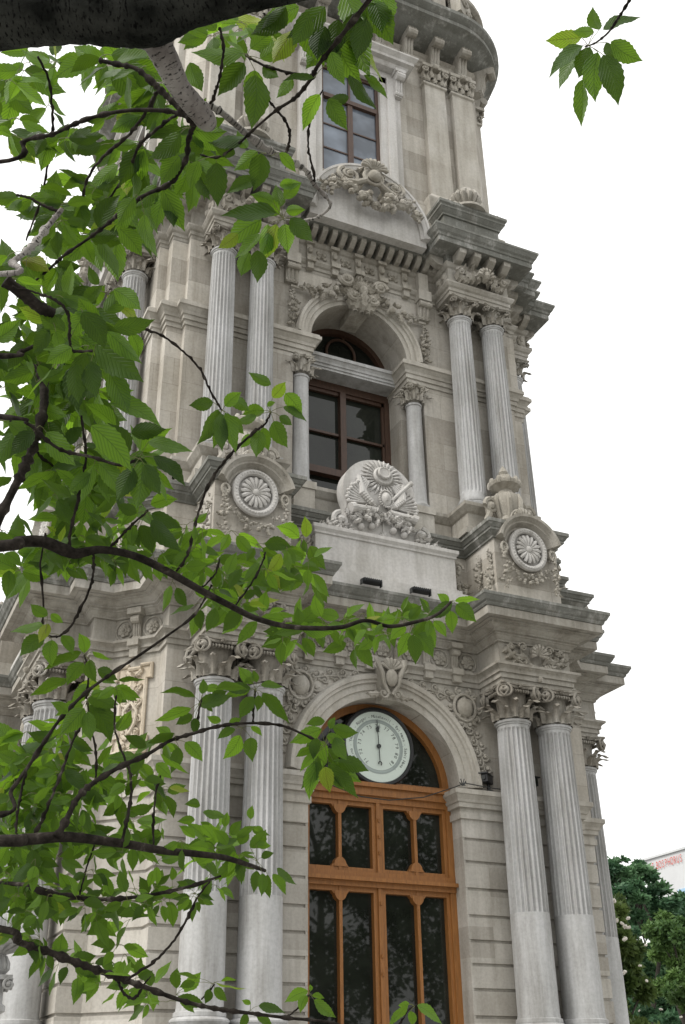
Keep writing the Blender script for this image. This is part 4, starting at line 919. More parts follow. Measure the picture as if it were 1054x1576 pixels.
def tubeuv(name, P, rr, mat, n=14, parent=None, jit=.06):
    vs = []; fs = []; uvs = []; t = (P[1]-P[0]).normalized(); a = t.orthogonal().normalized(); L = 0
    for i, p_ in enumerate(P):
        t = (P[min(i+1, len(P)-1)]-P[max(i-1, 0)]).normalized(); a = (a-t*a.dot(t)).normalized(); b = t.cross(a)
        if i: L += (p_-P[i-1]).length
        jj = 1+RND.uniform(-jit, jit)
        for j in range(n): vs.append(tuple(p_+(a*cos(2*pi*j/n)+b*sin(2*pi*j/n))*rr[i]*jj*(1+RND.uniform(-jit, jit)*.5)-org)); uvs.append((rr[i]*2*pi*min(j, n-j)/n*2, L))
    for i in range(len(P)-1):
        for j in range(n): k = (j+1)%n; fs.append((i*n+j, i*n+k, (i+1)*n+k, (i+1)*n+j))
    fs.append(tuple(range(n))[::-1]); fs.append(tuple(range((len(P)-1)*n, len(P)*n)))
    me = bpy.data.meshes.new(name); me.from_pydata(vs, [], fs); me.materials.append(MAT[mat]); ul = me.uv_layers.new(name='UVMap')
    for lp in me.loops: ul.data[lp.index].uv = (uvs[lp.vertex_index][0]*6, uvs[lp.vertex_index][1]*6)
    me.polygons.foreach_set('use_smooth', [True]*len(me.polygons))
    return link(name, me, parent or tree)
# trunk
tp = [Vector((TRX+dx, TRY+dy, z)) for dx, dy, z in ((.02, 0, ZG-.1), (0, .02, 1.0), (.05, 0, 2.0), (.0, .05, 3.2), (-.08, .1, 4.6), (-.1, .0, 6.2))]
P_, r_ = smooth_path(tp, [.2, .16, .15, .14, .10, .05], 6); tubeuv('trunk', P_, r_, 'shaded_bark', 20)
# branches: list of (px, py, radius px); depth start/end
def branch(name, pts, d0, d1, mat='bark', root=None, leaves=True):
    n = len(pts); P = []; rad = []
    if root is not None:
        z = at(pts[0][0]-250, pts[0][1], d0).z
        P += [Vector((TRX, TRY, root)), at(pts[0][0]-350, pts[0][1]+RND.uniform(-30, 30), (d0+2.9)/2)]; rad += [pts[0][2]*d0/FPX*1.8, pts[0][2]*d0/FPX*1.3]
    for i, (x, y, r) in enumerate(pts):
        d = d0+(d1-d0)*i/max(1, n-1); P.append(at(x, y, d)); rad.append(r*d/FPX)
    # knobbly buds and spurs along thin twigs
    big = max(rad) > .02
    if not big: rad = [q*.64 for q in rad]
    Ps, rs = smooth_path(P, rad, 10 if big else 8)
    if not big: rs = [r*(1+(.6 if RND.random() < .3 else 0)*(1 if r < .008 else .25)) for r in rs]; Ps = [p+Vector((RND.uniform(-1, 1), RND.uniform(-1, 1), RND.uniform(-1, 1)))*r*.4 for p, r in zip(Ps, rs)] if max(rad) < .004 else Ps
    TW[name+str(len(TW))] = (pts, d0, d1)
    return tubeuv('bough' if big else 'branch', Ps, rs, mat, 40 if big else 7, jit=.018 if big else .08)
BR = {}
BR['bough'] = branch('bough', [(-420, 66, 72), (-150, 40, 64), (0, 20, 53), (110, 12, 52), (180, 14, 55), (232, 10, 58), (290, -8, 48), (400, -36, 47), (520, -62, 47), (680, -100, 44), (900, -190, 38), (1150, -300, 25)], 1.75, 1.75, 'shaded_bark', root=3.6)
BR['stub'] = branch('stub', [(222, 25, 28), (240, 62, 22), (258, 98, 20), (276, 135, 17), (298, 162, 17), (316, 184, 16), (321, 190, 12)], 1.78, 1.9, 'silver_bark')
BR['sub'] = branch('sub', [(310, 160, 9), (336, 170, 8), (372, 200, 8), (405, 226, 7.5), (440, 244, 7), (470, 262, 5.5), (482, 282, 4.5), (503, 305, 3.5), (508, 318, 3), (490, 334, 3), (462, 340, 2.5), (438, 338, 2)], 1.9, 2.1, 'silver_bark')
B1 = [
 ('t1', [(153, 93, 5), (180, 99, 5), (210, 106, 5.5), (238, 130, 6), (262, 153, 6.5), (285, 175, 8), (300, 188, 9)], 1.95, 1.88),
 ('t2', [(-10, 250, 5), (38, 217, 5), (80, 207, 4.5), (110, 193, 4.5), (145, 180, 4.5), (200, 170, 5), (265, 172, 5), (298, 186, 6)], 2.1, 1.9),
 ('t3', [(302, 186, 6), (290, 215, 5), (286, 245, 5), (262, 282, 4.5), (224, 300, 4.5), (192, 322, 4), (165, 345, 4), (135, 368, 3.5), (100, 392, 3.5), (80, 410, 3), (50, 436, 2.5)], 1.9, 2.3),
 ('t4', [(272, 176, 3.5), (240, 200, 4), (212, 228, 3.5), (200, 262, 3), (172, 300, 2.5), (150, 340, 2)], 1.95, 2.3),
 ('t5', [(244, 138, 3.5), (225, 172, 4), (200, 206, 3.5), (158, 242, 3.5), (135, 275, 3), (126, 312, 2.5)], 2.0, 2.2),
 ('t6', [(58, 88, 3), (74, 120, 3), (80, 165, 3), (80, 210, 3), (72, 260, 2.5), (62, 310, 2.5), (40, 370, 2)], 2.1, 2.3),
 ('t7', [(620, -60, 6), (575, -8, 6), (520, 62, 5.5), (490, 100, 5), (478, 122, 5), (455, 150, 4), (425, 170, 3.5), (392, 198, 3), (366, 222, 3), (335, 242, 2.5), (308, 238, 2)], 1.75, 2.0),
 ('t8', [(478, 118, 4), (450, 113, 3.5), (415, 104, 3), (385, 90, 3), (379, 84, 2.5)], 1.85, 1.9),
 ('t9', [(338, 42, 3), (344, 70, 3), (340, 105, 3), (334, 135, 3), (324, 160, 3.5)], 1.8, 1.9),
 ('t10', [(411, 150, 2.5), (424, 168, 2.5), (440, 188, 3), (446, 212, 3), (440, 235, 3.5)], 1.95, 1.98),
 ('t11', [(497, 138, 2), (482, 165, 2.5), (476, 190, 2.5), (474, 225, 2.5), (482, 262, 2.5), (484, 280, 2.5)], 1.95, 2.0),
 ('m1', [(-10, 422, 7), (20, 402, 7), (48, 380, 7), (72, 350, 7), (95, 322, 6)], 1.9, 2.0),
 ('m1b', [(92, 326, 4), (70, 318, 3), (48, 306, 3.5), (26, 300, 3)], 2.0, 2.0),
 ('m2', [(8, 432, 15), (35, 452, 15), (60, 472, 14), (82, 482, 11)], 1.9, 1.95),
 ('m3', [(-10, 548, 4.5), (30, 542, 5), (60, 530, 5), (86, 528, 4)], 2.1, 2.1),
 ('m4', [(50, 562, 6), (64, 578, 8), (68, 602, 10), (66, 635, 10), (50, 690, 10), (30, 735, 10), (10, 775, 10), (-20, 840, 11)], 2.2, 2.0),
 ('m5', [(-10, 640, 4.5), (42, 652, 4.5), (70, 676, 4), (98, 694, 4), (140, 703, 3.5), (185, 716, 3.5), (208, 708, 3)], 2.0, 2.05),
 ('m6', [(15, 648, 3), (40, 672, 3), (60, 700, 3), (84, 718, 2.5), (102, 721, 2.5)], 2.1, 2.2),
 ('m7', [(18, 442, 2.5), (60, 452, 2.5), (92, 466, 3), (106, 490, 3.5), (107, 520, 3.5), (112, 540, 3.5), (142, 540, 2.5)], 1.85, 1.9),
 ('m8', [(-20, 842, 9), (30, 834, 9), (66, 834, 9), (98, 846, 10), (118, 852, 8), (155, 846, 6), (205, 855, 6), (255, 878, 6), (308, 908, 5.5), (350, 930, 5), (395, 952, 4.5), (450, 965, 4), (520, 966, 3.5), (562, 955, 3), (600, 964, 3), (640, 957, 2.8), (672, 946, 2.5), (694, 926, 2)], 2.1, 2.3),
 ('m9', [(143, 845, 3), (144, 870, 3), (140, 900, 3), (122, 940, 3), (104, 970, 2.8), (85, 980, 2.5), (68, 976, 2)], 2.15, 2.2),
 ('m10', [(70, 820, 2), (62, 870, 2.5), (66, 915, 2.5), (66, 960, 2)], 2.15, 2.2),
 ('m11', [(272, 878, 3), (290, 850, 3), (302, 800, 3), (318, 752, 3), (336, 722, 3), (362, 692, 3), (392, 664, 3), (408, 652, 2.5), (417, 634, 2)], 2.2, 2.15),
 ('m12', [(180, 500, 2), (228, 508, 2.5), (258, 522, 2.5), (290, 548, 2.5), (312, 575, 2.5), (324, 603, 2.5), (342, 632, 2)], 2.0, 2.1),
 ('m13', [(125, 640, 2.5), (132, 700, 3), (125, 750, 3), (112, 800, 3), (105, 845, 3)], 2.1, 2.15),
 ('m14', [(170, 842, 3), (190, 820, 3), (212, 800, 2.5), (228, 785, 2)], 2.2, 2.2),
 ('m15', [(362, 932, 2), (385, 900, 2.2), (402, 870, 2.2), (408, 850, 2)], 2.25, 2.25),
 ('m16', [(310, 905, 2), (330, 885, 2.2), (338, 860, 2)], 2.25, 2.25),
 ('l1', [(-20, 1255, 5), (18, 1215, 5), (50, 1170, 4.5), (90, 1110, 4), (130, 1068, 4), (170, 1038, 3.5), (215, 1008, 3.5), (258, 978, 3), (300, 945, 2.5), (326, 900, 2)], 2.2, 2.3),
 ('l2', [(88, 1288, 8), (105, 1255, 7), (118, 1230, 6.5), (142, 1206, 6), (185, 1180, 5), (225, 1162, 4.5), (262, 1140, 4), (300, 1128, 4), (335, 1118, 3.5), (382, 1113, 3), (430, 1116, 3), (462, 1128, 2.8), (500, 1146, 2.5)], 2.15, 2.4),
 ('l3', [(-20, 1294, 9), (40, 1292, 9), (100, 1288, 8), (150, 1293, 7), (200, 1300, 6.5), (250, 1309, 6), (300, 1314, 5), (345, 1320, 4.5), (385, 1332, 3.5), (408, 1340, 2.5)], 2.1, 2.4),
 ('l4', [(10, 1360, 5), (50, 1368, 5.5), (90, 1377, 5.5), (150, 1384, 5), (205, 1381, 4.5), (255, 1373, 4), (300, 1362, 3.5), (340, 1348, 2.5)], 2.2, 2.35),
 ('l5', [(-20, 1428, 8), (30, 1450, 8), (75, 1465, 8), (125, 1484, 7.5), (175, 1502, 7), (225, 1520, 6), (280, 1540, 5), (330, 1552, 4.5), (390, 1560, 4), (445, 1567, 3.5), (505, 1573, 3), (570, 1592, 2.5)], 2.2, 2.45),
 ('l6', [(195, 1507, 3.5), (232, 1484, 3.5), (262, 1455, 3), (285, 1420, 3), (302, 1385, 2.5), (326, 1352, 2)], 2.25, 2.4),
 ('l7', [(180, 1502, 3), (186, 1522, 3), (196, 1534, 3), (210, 1534, 2.5), (222, 1515, 2.5), (232, 1502, 2)], 2.3, 2.35),
 ('l8', [(188, 1296, 4), (195, 1262, 4), (202, 1222, 3.5), (198, 1185, 3), (185, 1150, 2.5), (176, 1115, 2.5), (178, 1070, 2)], 2.2, 2.3),
 ('l9', [(54, 1284, 4), (70, 1250, 3.5), (84, 1215, 3), (98, 1180, 3), (112, 1140, 2.5), (128, 1112, 2.5)], 2.2, 2.3),
 ('l10', [(24, 1285, 3), (27, 1250, 3), (32, 1220, 3), (40, 1185, 2.5)], 2.2, 2.3),
 ('l11', [(146, 1206, 2.5), (148, 1165, 2.5), (140, 1120, 2.5), (134, 1080, 2)], 2.3, 2.3),
 ('l12', [(236, 1300, 2.5), (236, 1260, 2.5), (240, 1220, 2.5), (248, 1190, 2)], 2.3, 2.3),
 ('l13', [(132, 1075, 2.5), (136, 1040, 2.5), (130, 1008, 2)], 2.3, 2.3),
 ('l14', [(122, 1380, 2), (132, 1340, 2), (145, 1300, 2)], 2.3, 2.3),
 ('l15', [(300, 1128, 2.5), (305, 1100, 2.5), (310, 1075, 2)], 2.35, 2.35),
 ('l16', [(389, 1113, 2.2), (390, 1090, 2.2), (393, 1062, 2)], 2.4, 2.4),
 ('l17', [(310, 1538, 2), (330, 1515, 2)], 2.4, 2.4), ('l18', [(440, 1566, 2), (460, 1550, 2), (476, 1530, 1.8)], 2.45, 2.45),
 ('l19', [(560, 1610, 2), (610, 1580, 2), (628, 1555, 1.8), (642, 1546, 1.5)], 2.45, 2.45),
 ('r1', [(1150, -300, 10), (1040, -120, 5), (990, -35, 3.5), (966, 5, 3), (950, 30, 2.5), (936, 50, 2.5), (916, 66, 2), (900, 72, 1.5)], 1.75, 2.0),
]
for nm, pts, d0, d1 in B1:
    BR[nm] = branch(nm, pts, d0, d1, 'silver_bark' if nm in ('m1',) else 'bark', root=(2.4+ (1300-pts[0][1])*.0012) if pts[0][0] <= 10 and nm not in ('m2', 'm7') else None)
# ---- leaves
SH0 = [(0, .0), (.05, .34), (.14, .70), (.26, .93), (.40, 1.0), (.54, .93), (.67, .74), (.78, .48), (.86, .27), (.92, .12), (1, 0.0)]
def sh_at(v):
    for (a_, x_), (b__, y_) in zip(SH0, SH0[1:]):
        if v <= b__: return x_+(y_-x_)*(v-a_)/(b__-a_)
    return 0
SH = [(i/16, sh_at(i/16)) for i in range(17)]
class Leaves:
    def __init__(s): s.v = []; s.f = []; s.uv = []; s.t = []; s.st = MB(); s.bias = 0
    def add(s, base, tip, w, node=None, d=2.0, rnd=RND, dz=None, tint=None):
        """base, tip: picture points of the photo; w: width there; d: distance"""
        L2 = max(1, sqrt((tip[0]-base[0])**2+(tip[1]-base[1])**2)); ddt = rnd.uniform(-.32, .32) if dz is None else dz
        B = at(base[0], base[1], d); E_ = at(tip[0], tip[1], d+ddt*L2/FPX*d); m = E_-B; L = m.length; m /= L
        full = L*.50; wp = min(w*1.0*d/FPX, full*1.15); th = math.acos(max(-1, min(1, wp/max(full, wp))))
        s0 = m.cross(fw).normalized(); s1 = s0*cos(th)+fw*sin(th)*(1 if rnd.random() < .5 else -1); nn = m.cross(s1).normalized()
        if nn.z < 0 and rnd.random() < .75: s1 = -s1; nn = -nn
        W = max(wp, full*.9)*.5; curl = rnd.uniform(-.05, .16); fold = rnd.uniform(.05, .38); ph = rnd.uniform(0, 6); tw = rnd.uniform(-.35, .35); bend = rnd.uniform(-.10, .10)
        tt = max(0, min(1, rnd.random()**1.2+s.bias)) if rnd.random() > .03 else 1.6; i0 = len(s.v); nu = 6; sag = Vector((0, 0, -1))*L*rnd.uniform(.0, .07)
        for j, (v, sh) in enumerate(SH):
            c = B+m*(L*v)-nn*(L*curl*(v*v-v*.3))+s1*(L*bend*sin(pi*v))+sag*v*v
            sd = (s1*cos(tw*v)+nn*sin(tw*v))
            for k in range(nu+1):
                u = 2*k/nu-1; ser = 1+(.055*(1 if j % 2 else -1) if k in (0, nu) else 0)
                q = c+sd*(u*W*sh*ser)+nn*(abs(u)**1.3*W*sh*fold+.03*L*sin(9*v+ph)*abs(u)*sh)
                s.v.append(tuple(q-org)); s.uv.append((.5+.5*u*min(1, sh+.05), v)); s.t.append(tt)
        for j in range(len(SH)-1):
            for k in range(nu): a = i0+j*(nu+1)+k; s.f.append((a, a+1, a+nu+2, a+nu+1))
        if node is not None and (node[0]-base[0])**2+(node[1]-base[1])**2 < 900:
            N = at(node[0], node[1], d); s.st.tube([tuple(N-org), tuple(((N+B)/2)-org+Vector((0, 0, .002))), tuple(B-org)], [.0007, .0006, .0006], 4)
    def build(s, parent):
        me = bpy.data.meshes.new('leaves'); me.from_pydata(s.v, [], s.f); me.materials.append(MAT['cherry_leaf']); ul = me.uv_layers.new(name='UVMap')
        for lp in me.loops: ul.data[lp.index].uv = s.uv[lp.vertex_index]
        a = me.attributes.new('tint', 'FLOAT', 'POINT'); a.data.foreach_set('value', s.t)
        me.polygons.foreach_set('use_smooth', [True]*len(me.polygons))
        link('leaves', me, parent)
        if s.st.v: link('leaf_stalks', s.st.mesh('leaf_stalks', 'petiole'), parent)
LV = {}
def lv(nm):
    if nm not in LV: LV[nm] = Leaves(); LV[nm].bias = {'r1': -.5, 't7': -.35, 't2': -.15, 't6': -.2, 't5': -.2, 't4': -.25, 't3': -.2, 't1': -.2, 'm3': -.3, 'm5': -.25, 'm7': -.2, 'm13': -.15, 'l4': -.1, 'l3': .05, 'm8': .15, 'm11': .15, 'm12': -.1, 'l2': .05, 'l10': -.1}.get(nm, 0)*.55+.06  # light painted into the tint: sprays against the sky darker, front-lit ones brighter
    return LV[nm]
def traced(nm, d, node, rows):
    for bx, by, tx, ty, w_ in rows: lv(nm).add((bx, by), (tx, ty), w_, node, d+RND.uniform(-.06, .06))
traced('r1', 2.0, (905, 70), [(895, 58, 838, 61, 28), (914, 49, 880, 49, 20), (922, 46, 912, 11, 22), (928, 46, 986, 20, 24), (940, 64, 990, 92, 34), (933, 65, 950, 91, 17), (896, 70, 843, 112, 30), (895, 82, 857, 131, 20), (908, 72, 889, 120, 32), (920, 80, 915, 157, 38), (928, 84, 951, 162, 36), (897, 122, 891, 196, 30)])
traced('l2', 2.38, (500, 1148), [(508, 1122, 516, 1103, 14), (512, 1120, 552, 1125, 22), (515, 1135, 535, 1169, 24), (520, 1172, 568, 1186, 26), (512, 1170, 556, 1202, 26), (505, 1175, 553, 1226, 28), (500, 1180, 508, 1220, 24), (495, 1170, 474, 1228, 27), (490, 1165, 464, 1213, 24), (488, 1160, 461, 1186, 18), (495, 1122, 445, 1140, 24), (500, 1152, 520, 1182, 20), (494, 1140, 503, 1174, 20), (488, 1136, 482, 1168, 18), (503, 1132, 532, 1140, 18), (498, 1158, 490, 1190, 20), (500, 1110, 470, 1114, 15), (484, 1150, 455, 1166, 16), (516, 1190, 528, 1215, 22), (485, 1140, 470, 1150, 14)])
traced('m8', 2.3, (695, 925), [(696, 928, 654, 948, 22), (700, 925, 739, 921, 15), (702, 930, 733, 956, 26), (693, 940, 696, 974, 22), (690, 930, 672, 912, 14)])
traced('m8', 2.3, (634, 960), [(630, 974, 612, 1010, 22), (634, 977, 639, 1021, 24), (640, 972, 667, 1011, 25), (640, 965, 668, 966, 18), (625, 965, 600, 985, 18)])
traced('m12', 2.1, (342, 632), [(328, 619, 290, 624, 22), (336, 630, 303, 685, 26), (340, 636, 343, 694, 28), (346, 635, 368, 694, 24), (346, 625, 372, 603, 20), (352, 612, 385, 633, 20), (356, 640, 376, 668, 20), (336, 640, 330, 690, 18)])
traced('m11', 2.15, (416, 634), [(417, 592, 381, 573, 19), (419, 612, 440, 586, 20), (439, 605, 465, 638, 24), (436, 626, 473, 647, 18), (421, 648, 443, 688, 27), (407, 632, 372, 638, 22), (399, 662, 394, 704, 25), (405, 658, 414, 694, 20), (385, 668, 370, 690, 18), (411, 625, 424, 618, 14), (395, 640, 362, 652, 16), (430, 640, 450, 655, 16)])
traced('sub', 2.08, (436, 337), [(425, 328, 340, 322, 36), (402, 338, 346, 376, 40), (432, 318, 424, 283, 30), (437, 305, 464, 281, 22), (447, 335, 482, 373, 29), (438, 345, 443, 390, 27), (396, 385, 396, 434, 33), (383, 388, 371, 426, 24), (366, 360, 335, 382, 26), (412, 345, 400, 395, 28), (425, 345, 405, 400, 28), (430, 330, 395, 300, 30), (440, 325, 470, 322, 20), (420, 312, 385, 298, 24), (400, 360, 360, 395, 24)])
traced('t7', 1.85, (500, 100), [(560, 5, 605, 68, 46), (545, 20, 571, 117, 50), (520, 62, 557, 126, 40), (498, 40, 470, 110, 40), (455, 45, 420, 100, 36), (537, 115, 578, 169, 25), (560, 115, 596, 153, 20), (506, 152, 535, 199, 28), (492, 145, 465, 201, 24), (483, 120, 433, 126, 22), (537, 150, 503, 153, 18), (530, -10, 560, 60, 44), (500, 10, 440, 60, 40), (470, 30, 500, 100, 40), (580, -15, 600, 40, 40), (430, 20, 385, 55, 34), (460, 10, 405, 30, 36), (495, 60, 520, 110, 36), (540, 60, 590, 125, 24), (450, 120, 425, 150, 20)])
traced('t7', 1.8, (560, 40), [(548, 20, 535, 82, 38), (565, 30, 548, 92, 34), (520, 30, 512, 88, 40), (500, 40, 488, 92, 34), (575, 0, 588, 48, 34), (510, 80, 530, 130, 26), (475, 20, 450, 70, 38), (440, 10, 400, 45, 34)])
traced('t8', 1.9, (380, 86), [(374, 82, 293, 80, 38), (376, 97, 334, 147, 35), (392, 108, 387, 168, 32), (393, 115, 388, 196, 42), (400, 90, 440, 60, 30), (405, 100, 430, 120, 26), (385, 75, 420, 40, 26)])
traced('t9', 1.9, (330, 150), [(292, 96, 312, 141, 28)])
traced('t7', 2.0, (330, 240), [(378, 212, 318, 220, 27), (362, 237, 327, 222, 30), (333, 250, 335, 318, 34), (305, 248, 292, 292, 28), (275, 240, 247, 285, 30), (300, 235, 262, 262, 26)])
traced('sub', 2.0, (418, 240), [(396, 233, 360, 262, 26), (402, 236, 390, 294, 36), (395, 275, 348, 297, 26), (430, 285, 464, 279, 18), (430, 235, 457, 264, 17), (380, 228, 365, 200, 18)])
traced('t3', 2.05, (216, 305), [(222, 330, 239, 400, 24), (184, 352, 219, 395, 38), (250, 290, 285, 355, 34), (240, 285, 205, 320, 30), (262, 300, 268, 350, 26)])
traced('m7', 1.9, (145, 540), [(175, 503, 238, 491, 30), (175, 445, 219, 476, 30), (165, 510, 218, 560, 32), (148, 530, 219, 581, 48), (200, 512, 214, 551, 22), (118, 560, 122, 619, 38), (140, 556, 150, 612, 34), (168, 572, 200, 633, 36), (168, 620, 250, 651, 32), (140, 655, 206, 722, 46), (110, 535, 70, 560, 34), (150, 500, 120, 455, 36), (160, 480, 200, 440, 30), (140, 480, 110, 520, 34), (100, 510, 60, 480, 30)])
traced('m5', 2.05, (214, 706), [(228, 680, 297, 688, 27), (236, 702, 288, 743, 21), (219, 710, 211, 784, 48), (200, 705, 140, 690, 40), (195, 700, 165, 650, 42), (110, 765, 62, 735, 22), (205, 720, 180, 770, 34), (222, 715, 248, 760, 28)])
traced('m14', 2.2, (226, 788), [(233, 790, 282, 811, 24), (233, 800, 278, 849, 28), (216, 808, 236, 850, 27), (205, 808, 204, 840, 24), (210, 790, 180, 775, 22)])
traced('m9', 2.2, (70, 975), [(68, 963, 13, 966, 18), (73, 948, 47, 928, 21), (68, 980, 30, 1010, 32), (80, 985, 80, 1025, 26), (95, 978, 113, 1006, 26), (78, 945, 98, 958, 14), (75, 960, 60, 990, 18)])
traced('l13', 2.3, (131, 1010), [(130, 1005, 121, 973, 20), (128, 1020, 103, 1053, 28), (138, 1015, 148, 1050, 21), (125, 1003, 66, 1031, 20), (142, 1003, 172, 1016, 13), (104, 1045, 45, 1067, 20), (150, 1030, 182, 1045, 22)])
traced('l11', 2.3, (134, 1078), [(135, 1075, 178, 1090, 22), (138, 1085, 172, 1138, 36), (130, 1090, 92, 1130, 34), (128, 1085, 85, 1100, 24), (140, 1070, 160, 1062, 14), (135, 1095, 140, 1140, 24)])
traced('l8', 2.3, (178, 1060), [(182, 1047, 224, 1045, 13), (185, 1058, 217, 1075, 15), (176, 1058, 148, 1075, 16), (180, 1062, 185, 1085, 16)])
traced('l15', 2.35, (308, 1082), [(300, 1073, 248, 1061, 19), (311, 1068, 313, 1043, 21), (294, 1090, 237, 1105, 21), (305, 1085, 357, 1066, 22), (332, 1060, 382, 1058, 19), (318, 1085, 328, 1095, 12), (296, 1100, 270, 1115, 18), (300, 1105, 300, 1130, 26), (325, 1080, 350, 1062, 18), (315, 1060, 345, 1062, 14)])
traced('l16', 2.4, (393, 1062), [(389, 1052, 367, 1024, 19), (395, 1050, 390, 1030, 16), (401, 1054, 436, 1055, 11), (404, 1066, 442, 1115, 27), (390, 1072, 368, 1105, 22), (386, 1060, 340, 1052, 20), (384, 1062, 345, 1072, 18), (398, 1070, 396, 1095, 15), (385, 1042, 375, 1052, 18)])
traced('l2', 2.35, (372, 1120), [(370, 1132, 343, 1166, 24), (386, 1135, 389, 1171, 23), (386, 1118, 404, 1131, 11), (362, 1122, 334, 1137, 15), (340, 1110, 318, 1102, 16), (352, 1115, 372, 1105, 14)])
traced('l2', 2.3, (270, 1140), [(268, 1128, 226, 1144, 18), (285, 1142, 312, 1171, 22), (247, 1160, 292, 1188, 15), (240, 1175, 264, 1199, 22), (209, 1165, 165, 1165, 13), (262, 1135, 240, 1118, 16), (275, 1150, 262, 1190, 20), (225, 1150, 190, 1130, 20), (220, 1160, 195, 1190, 22)])
traced('l3', 2.38, (395, 1325), [(395, 1340, 390, 1372, 16), (404, 1344, 402, 1378, 16), (412, 1346, 414, 1382, 17), (420, 1345, 440, 1376, 18), (426, 1336, 456, 1360, 12), (402, 1320, 422, 1312, 14), (385, 1305, 410, 1275, 22), (370, 1300, 378, 1270, 22), (395, 1300, 418, 1300, 20), (350, 1300, 330, 1275, 18), (340, 1300, 322, 1262, 18), (360, 1310, 350, 1345, 18), (375, 1318, 370, 1358, 18), (330, 1310, 300, 1300, 16), (300, 1290, 275, 1270, 16), (355, 1285, 372, 1262, 18), (365, 1290, 395, 1268, 18), (308, 1240, 284, 1236, 15), (312, 1250, 350, 1256, 9), (300, 1262, 272, 1262, 14), (310, 1270, 330, 1290, 16)])
traced('l17', 2.4, (328, 1514), [(303, 1505, 268, 1495, 15), (300, 1512, 275, 1520, 14), (332, 1512, 379, 1524, 13), (330, 1520, 350, 1540, 18), (322, 1522, 315, 1545, 14), (340, 1510, 365, 1506, 10)])
traced('l5', 2.42, (385, 1555), [(398, 1548, 440, 1557, 12), (386, 1545, 372, 1538, 9), (395, 1562, 420, 1580, 14), (380, 1560, 368, 1580, 14)])
traced('l18', 2.45, (476, 1530), [(474, 1525, 438, 1541, 17), (483, 1539, 518, 1565, 15), (472, 1532, 462, 1558, 16), (478, 1525, 477, 1514, 10), (480, 1532, 500, 1536, 10)])
traced('l19', 2.45, (638, 1549), [(628, 1546, 594, 1574, 18), (642, 1547, 682, 1574, 12), (632, 1556, 634, 1580, 16), (630, 1545, 612, 1546, 10)])
# loose whorls along the twigs
def along(pts, t):
    n = len(pts)-1; s = t*n; i = min(int(s), n-1); f = s-i; a, b = pts[i], pts[i+1]; return (a[0]+(b[0]-a[0])*f, a[1]+(b[1]-a[1])*f, t)
PB = {nm: (pts, d0, d1) for nm, pts, d0, d1 in B1}
def whorl(nm, x, y, d, n, ln, down=.6, spread=1.0):
    node = (x+RND.uniform(-6, 6), y+RND.uniform(-6, 6))
    for i in range(n):
        a = RND.uniform(0, 2*pi); dx, dy = cos(a)*spread, sin(a)*.8+down; q = sqrt(dx*dx+dy*dy)+1e-6; dx /= q; dy /= q
        L = ln*RND.uniform(.55, 1.12); pe = RND.uniform(5, 14)
        bx, by = node[0]+dx*pe, node[1]+dy*pe
        lv(nm).add((bx, by), (bx+dx*L, by+dy*L), L*RND.choice((.2, .32, .42, .5, .54)), node, d+RND.uniform(.04, .38))
def fill(nm, k, n, ln, t0=0, t1=1, off=16, down=.5):
    k = int(k*1.95+.5); ln *= .86
    pts, d0, d1 = PB[nm]
    for i in range(k):
        t = t0+(t1-t0)*(i+RND.random())/k; x, y, _ = along(pts, t); whorl(nm, x+RND.uniform(-off, off), y+RND.uniform(-off, off), d0+(d1-d0)*t+RND.uniform(-.1, .15), RND.randint(n-1, n+1), ln, down)
fill('t1', 4, 4, 70, 0, .7); fill('t2', 5, 4, 60, .3, 1, 10); fill('t3', 9, 4, 72); fill('t4', 4, 3, 72, .3, 1); fill('t5', 3, 3, 70, .4, 1); fill('t6', 2, 3, 56, .1, .6, 8)
fill('m1', 4, 4, 62, 0, 1, 26); fill('m1b', 3, 3, 50); fill('m3', 6, 4, 66, 0, 1, 30); fill('m4', 7, 3, 60, 0, .7, 26); fill('m5', 8, 4, 72, .05, 1, 24); fill('m6', 4, 3, 60, 0, 1, 24); fill('m7', 7, 4, 80, .3, 1, 26)
fill('m13', 6, 4, 58, 0, 1, 24); fill('m14', 3, 4, 48); fill('m8', 20, 4, 50, .0, .72, 20, .3); fill('m15', 3, 5, 46, .4); fill('m16', 2, 5, 44, .4); fill('m11', 3, 4, 44, 0, .25)
fill('l1', 4, 3, 44, .0, .3, 14); fill('l9', 5, 4, 52, 0, 1, 20); fill('l10', 4, 4, 54, 0, 1, 20); fill('l8', 3, 3, 46, 0, .5); fill('l3', 10, 4, 46, 0, .9, 16, .2); fill('l4', 8, 4, 42, .05, .95, 14, -.1); fill('l5', 5, 4, 48, .1, .55, 16, .1); fill('l6', 1, 3, 36, .9, 1); fill('l14', 2, 3, 44); fill('l12', 2, 4, 42, .2, 1); fill('l7', 1, 3, 36, .8, 1)
def region(nm, x0, x1, y0, y1, k, n, ln, d):
    k = int(k*1.6+.5); ln *= .86
    for i in range(k): whorl(nm, RND.uniform(x0, x1), RND.uniform(y0, y1), d+RND.uniform(-.15, .35), RND.randint(n-1, n+1), ln)
region('t2', 0, 45, 90, 210, 6, 4, 66, 2.1); region('t6', 40, 140, 80, 105, 4, 3, 56, 2.1); region('t1', 140, 260, 80, 120, 4, 4, 66, 2.0); region('t9', 300, 420, 25, 60, 5, 4, 54, 1.95)
region('m3', 10, 160, 420, 640, 11, 4, 72, 2.2); region('m5', 110, 205, 560, 760, 5, 4, 76, 2.15); region('m8', 0, 60, 860, 930, 2, 5, 66, 2.0); region('m13', 80, 210, 720, 830, 7, 4, 52, 2.2)
